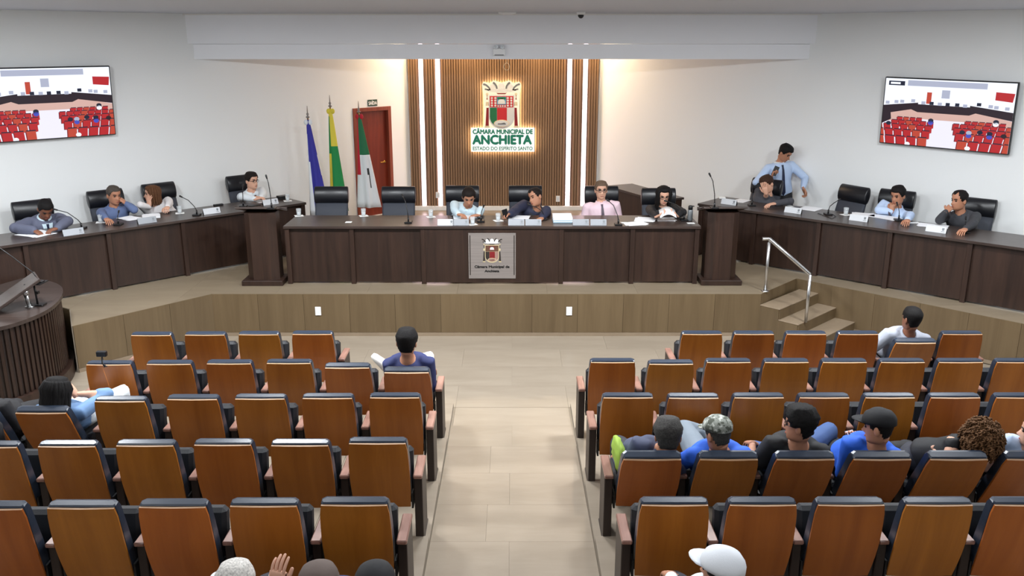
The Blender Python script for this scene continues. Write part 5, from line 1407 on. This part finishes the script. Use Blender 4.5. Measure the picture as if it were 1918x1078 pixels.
def nameplate(x, y, rz, label, mt, wd=.25, h=.085):
    p = onz(x, y+5, DESK); t = empty('nameplate', p, rz); tag(t, label, 'nameplate', 'desk nameplates')
    M = Matrix.Rotation(R(-20), 4, 'X')
    pf = MB().box(-wd/2, wd/2, -.003, .0, 0, h, b=.001, M=M).build('plate_face', mt, t)
    MB().prism([(0, .002), (.05, .002), (h*math.sin(R(20))+.002, h*.94)], -wd/2, -wd/2+.006, M=Matrix(((0, 0, 1, 0), (1, 0, 0, 0), (0, 1, 0, 0), (0, 0, 0, 1)))).prism([(0, .002), (.05, .002), (h*math.sin(R(20))+.002, h*.94)], wd/2-.006, wd/2, M=Matrix(((0, 0, 1, 0), (1, 0, 0, 0), (0, 1, 0, 0), (0, 0, 0, 1)))).build('plate_stand', plastic_m, t)
    m_ = MB(); m_.prism(shield(.014, .016, -.018, 4), 0, .001, M=M @ Matrix.Translation((wd*.34, -.0035, h*.6)) @ FRONT); m_.prism([(-.022, -.004), (.022, -.004), (.022, .003), (-.022, .003)], 0, .001, M=M @ Matrix.Translation((wd*.34, -.0035, h*.25)) @ FRONT)
    m_.build('emblem', cgrey_m, pf)
wp = plain('white_plate', (204, 206, 210), .5)
for x, y, rz, lb, mt in ((139, 435, LRZ, 'silver nameplate before the man in grey suit', silver_m), (277, 413, LRZ, 'silver nameplate before the woman in white blouse', silver_m), (398, 395, LRZ, 'white nameplate at the empty place on the left desk', wp), (508, 378, LRZ, 'white nameplate before the man with vest', wp),
        (835, 417, 0, 'white nameplate left before the man in pale blue shirt', wp), (863, 417, 0, 'silver nameplate right before the man in pale blue shirt', silver_m), (967, 417, 0, 'silver nameplate left before the man in navy suit', silver_m), (999, 417, 0, 'silver nameplate right before the man in navy suit', silver_m),
        (1088, 417, 0, 'silver nameplate left before the man in pink shirt', silver_m), (1121, 417, 0, 'silver nameplate right before the man in pink shirt', silver_m),
        (1364, 378, RRZ, 'white nameplate before the man hiding his face', wp), (1484, 394, RRZ, 'white nameplate at the place of the standing man', wp), (1607, 409, RRZ, 'white nameplate before the man in light blue shirt', wp), (1752, 430, RRZ, 'white nameplate before the man in charcoal shirt', wp)):
    nameplate(x, y, rz, lb, mt, .215 if (rz == 0 and mt is silver_m) else .22 if rz == 0 else .25)
def papers(x, y, rz, label, wd=.21, dp=.297, n=3, mt=None, name='paper_sheets', z=DESK):
    p = onz(x, y, z); t = empty(name, p+V((0, 0, .001)), rz); tag(t, label, 'paper')
    rnd = random.Random(int(x*7+y))
    for i in range(n):
        M = Matrix.Rotation(R(rnd.uniform(-9, 9)), 4, 'Z') @ Matrix.Translation((rnd.uniform(-.02, .02), rnd.uniform(-.02, .02), 0))
        MB().box(-wd/2, wd/2, -dp/2, dp/2, .0025*i, .0025*i+.002, M=M).build('sheet', mt or paper_m, t)
papers(68, 438, LRZ+.3, 'white papers under the hands of the man in grey suit', .30, .40)
papers(244, 409, LRZ+.2, 'white papers before the man in slate-blue shirt')
papers(283, 405, LRZ-.4, 'white papers before the woman in white blouse', .22, .32)
papers(492, 376, LRZ+.1, 'white papers before the man with vest', .21, .25, 2)
papers(872, 407, .2, 'white papers under the hands of the man in pale blue shirt', .3, .22)
papers(967, 407, -.1, 'white papers before the man in navy suit', .34, .24)
papers(1190, 419, .25, 'loose white papers near the front edge by the pink-shirted man', .28, .2)
papers(1209, 411, -.3, 'loose white papers left of the woman in black', .26, .26)
papers(1389, 376, RRZ+.1, 'white papers before the man hiding his face', .2, .28, 2)
papers(1520, 391, RRZ, 'white papers before the turned empty chair', .26, .28, 2)
papers(1618, 402, RRZ+.3, 'white papers left of the man in light blue shirt', .3, .25)
papers(1658, 407, RRZ-.2, 'white papers before the man in light blue shirt', .36, .24)
papers(1748, 423, RRZ+.1, 'white papers left of the charcoal-shirted man\'s nameplate', .36, .22)
t = papers(1249, 411, .05, 'blue-white papers on the desk under the woman in black', .24, .2, 3)
# sheaf held by the woman
q = byl['seated woman with long black hair in a black dress reading papers']; mid = (q['wr']['R']+q['wr']['L'])/2
t = empty('document', mid+V((0, -.08, .02))); tag(t, 'curved white document held by the woman in black', 'paper')
m = MB(); rings = []
for i in range(9):
    u = i/8; x = (u-.5)*.22; z = .05*math.sin(math.pi*u)
    rings.append([V((x, -.06, z-.02)), V((x, .09, z+.06)), V((x, .09, z+.063)), V((x, -.06, z-.017))])
m.loft(rings, 0, True); m.build('sheet', paper_m, t)
# folder stack
t = empty('folder_stack', onz(1053, 413, DESK)); tag(t, 'pile of white and pale blue folders before the pink-shirted man', 'folders')
for i in range(7): MB().box(-.13+.004*(i % 3), .13+.004*(i % 2), -.15, .15, .011*i, .011*i+.010, b=.002).build('folder', folder_m if i in (0, 2) else paper_m, t)
def tumbler(x, y, label, full=True, mug=False):
    p = onz(x, y, DESK)
    o = MB().box(-.06, .06, -.06, .06, .0005, .0025, M=Matrix.Rotation(R(20), 4, 'Z')).build('paper_napkin', napkin_m, loc=p); tag(o, 'napkin under the %s' % label, 'napkin', 'paper napkins')
    t = empty('drinking_glass', p+V((0, 0, .003))); tag(t, label, 'glass', 'drinking glasses')
    MB().lathe([(0, 0), (.028, 0), (.036, .10), (.0335, .10), (.026, .006), (0, .006)], 16).build('glass_wall', glass_m, t)
    MB().lathe([(0, .0065), (.0255, .0065), (.0295, .052), (0, .052)], 16).build('water', water_m, t)
for x, y, lb in ((189, 416, 'glass of water before the man in slate-blue shirt'), (560, 404, 'glass of water at the left end of the central desk'), (681, 404, 'glass of water between the two empty chairs'), (807, 406, 'glass of water left of the man in pale blue shirt'), (885, 420, 'glass of water right of the man in pale blue shirt'), (933, 413, 'glass of water before the hand of the man in navy suit'), (539, 376, 'glass of water at the end of the left desk'), (337, 399, 'glass of water right of the woman in white blouse'), (1477, 386, 'glass of water by the nameplate of the standing man'), (1584, 402, 'glass of water before the turned empty chair')):
    tumbler(x, y, lb)
def flat(x, y, w_, d_, mt, name, label, cat, h=.003, rz=0.):
    o = MB().box(-w_/2, w_/2, -d_/2, d_/2, 0, h, b=min(.003, h*.3)).build(name, mt, loc=onz(x, y, DESK)+V((0, 0, .0008)), rz=rz); tag(o, label, cat)
flat(653, 416, .085, .085, napkin_m, 'coaster', 'white coaster before the leftmost empty chair', 'coaster')
flat(1168, 417, .09, .07, napkin_m, 'paper_napkin', 'small napkin beside the microphone of the pink-shirted man', 'napkin')
flat(1294, 418, .10, .08, napkin_m, 'paper_napkin', 'small napkin near the grey bottle', 'napkin')
flat(1352, 371, .10, .10, napkin_m, 'paper_napkin', 'folded napkin at the inner end of the right desk', 'napkin', .02)
flat(1711, 417, .16, .10, napkin_m, 'paper_napkin', 'white napkin between the two men at the right end', 'napkin')
flat(477, 385, .17, .09, plastic_m, 'tablet', 'black tablet lying before the man with vest', 'tablet', .009, LRZ)
flat(530, 372, .16, .12, plastic_m, 'control_box', 'black control box at the end of the left desk', 'control box', .05, LRZ)
flat(409, 385, .14, .05, plastic_m, 'spectacle_case', 'small dark case behind the empty left place', 'case', .025, LRZ)
t = empty('drink_bottle', onz(1292, 413, DESK)); tag(t, 'grey drink bottle with black lid at the right end of the central desk', 'bottle')
MB().lathe([(0, 0), (.033, 0), (.036, .01), (.036, .14), (.030, .155), (0, .155)], 18).build('bottle_body', plain('bottle_grey', (122, 126, 128), .35, .4), t)
MB().lathe([(0, .155), (.031, .155), (.031, .20), (.022, .21), (0, .21)], 18).tube([(.0, 0, .205), (.045, 0, .20)], .008, 6, round_ends=True).build('bottle_lid', plastic_m, t)
# microphone cable loops on the right desk and a cable on the stage edge
o = MB().tube([onz(x, y, DESK+.006) for x, y in ((1540, 402), (1532, 399), (1548, 405), (1558, 409), (1566, 405), (1560, 401))], .004, 5).build('cable', plastic_m); tag(o, 'black looped cable by the microphone before the turned empty chair', 'cable')
o = MB().tube([onz(x, y, S+.006) for x, y in ((1830, 563), (1845, 568), (1862, 571), (1874, 571))], .005, 5).build('cable', plastic_m); tag(o, 'cable lying on the stage floor below the right desk', 'cable')
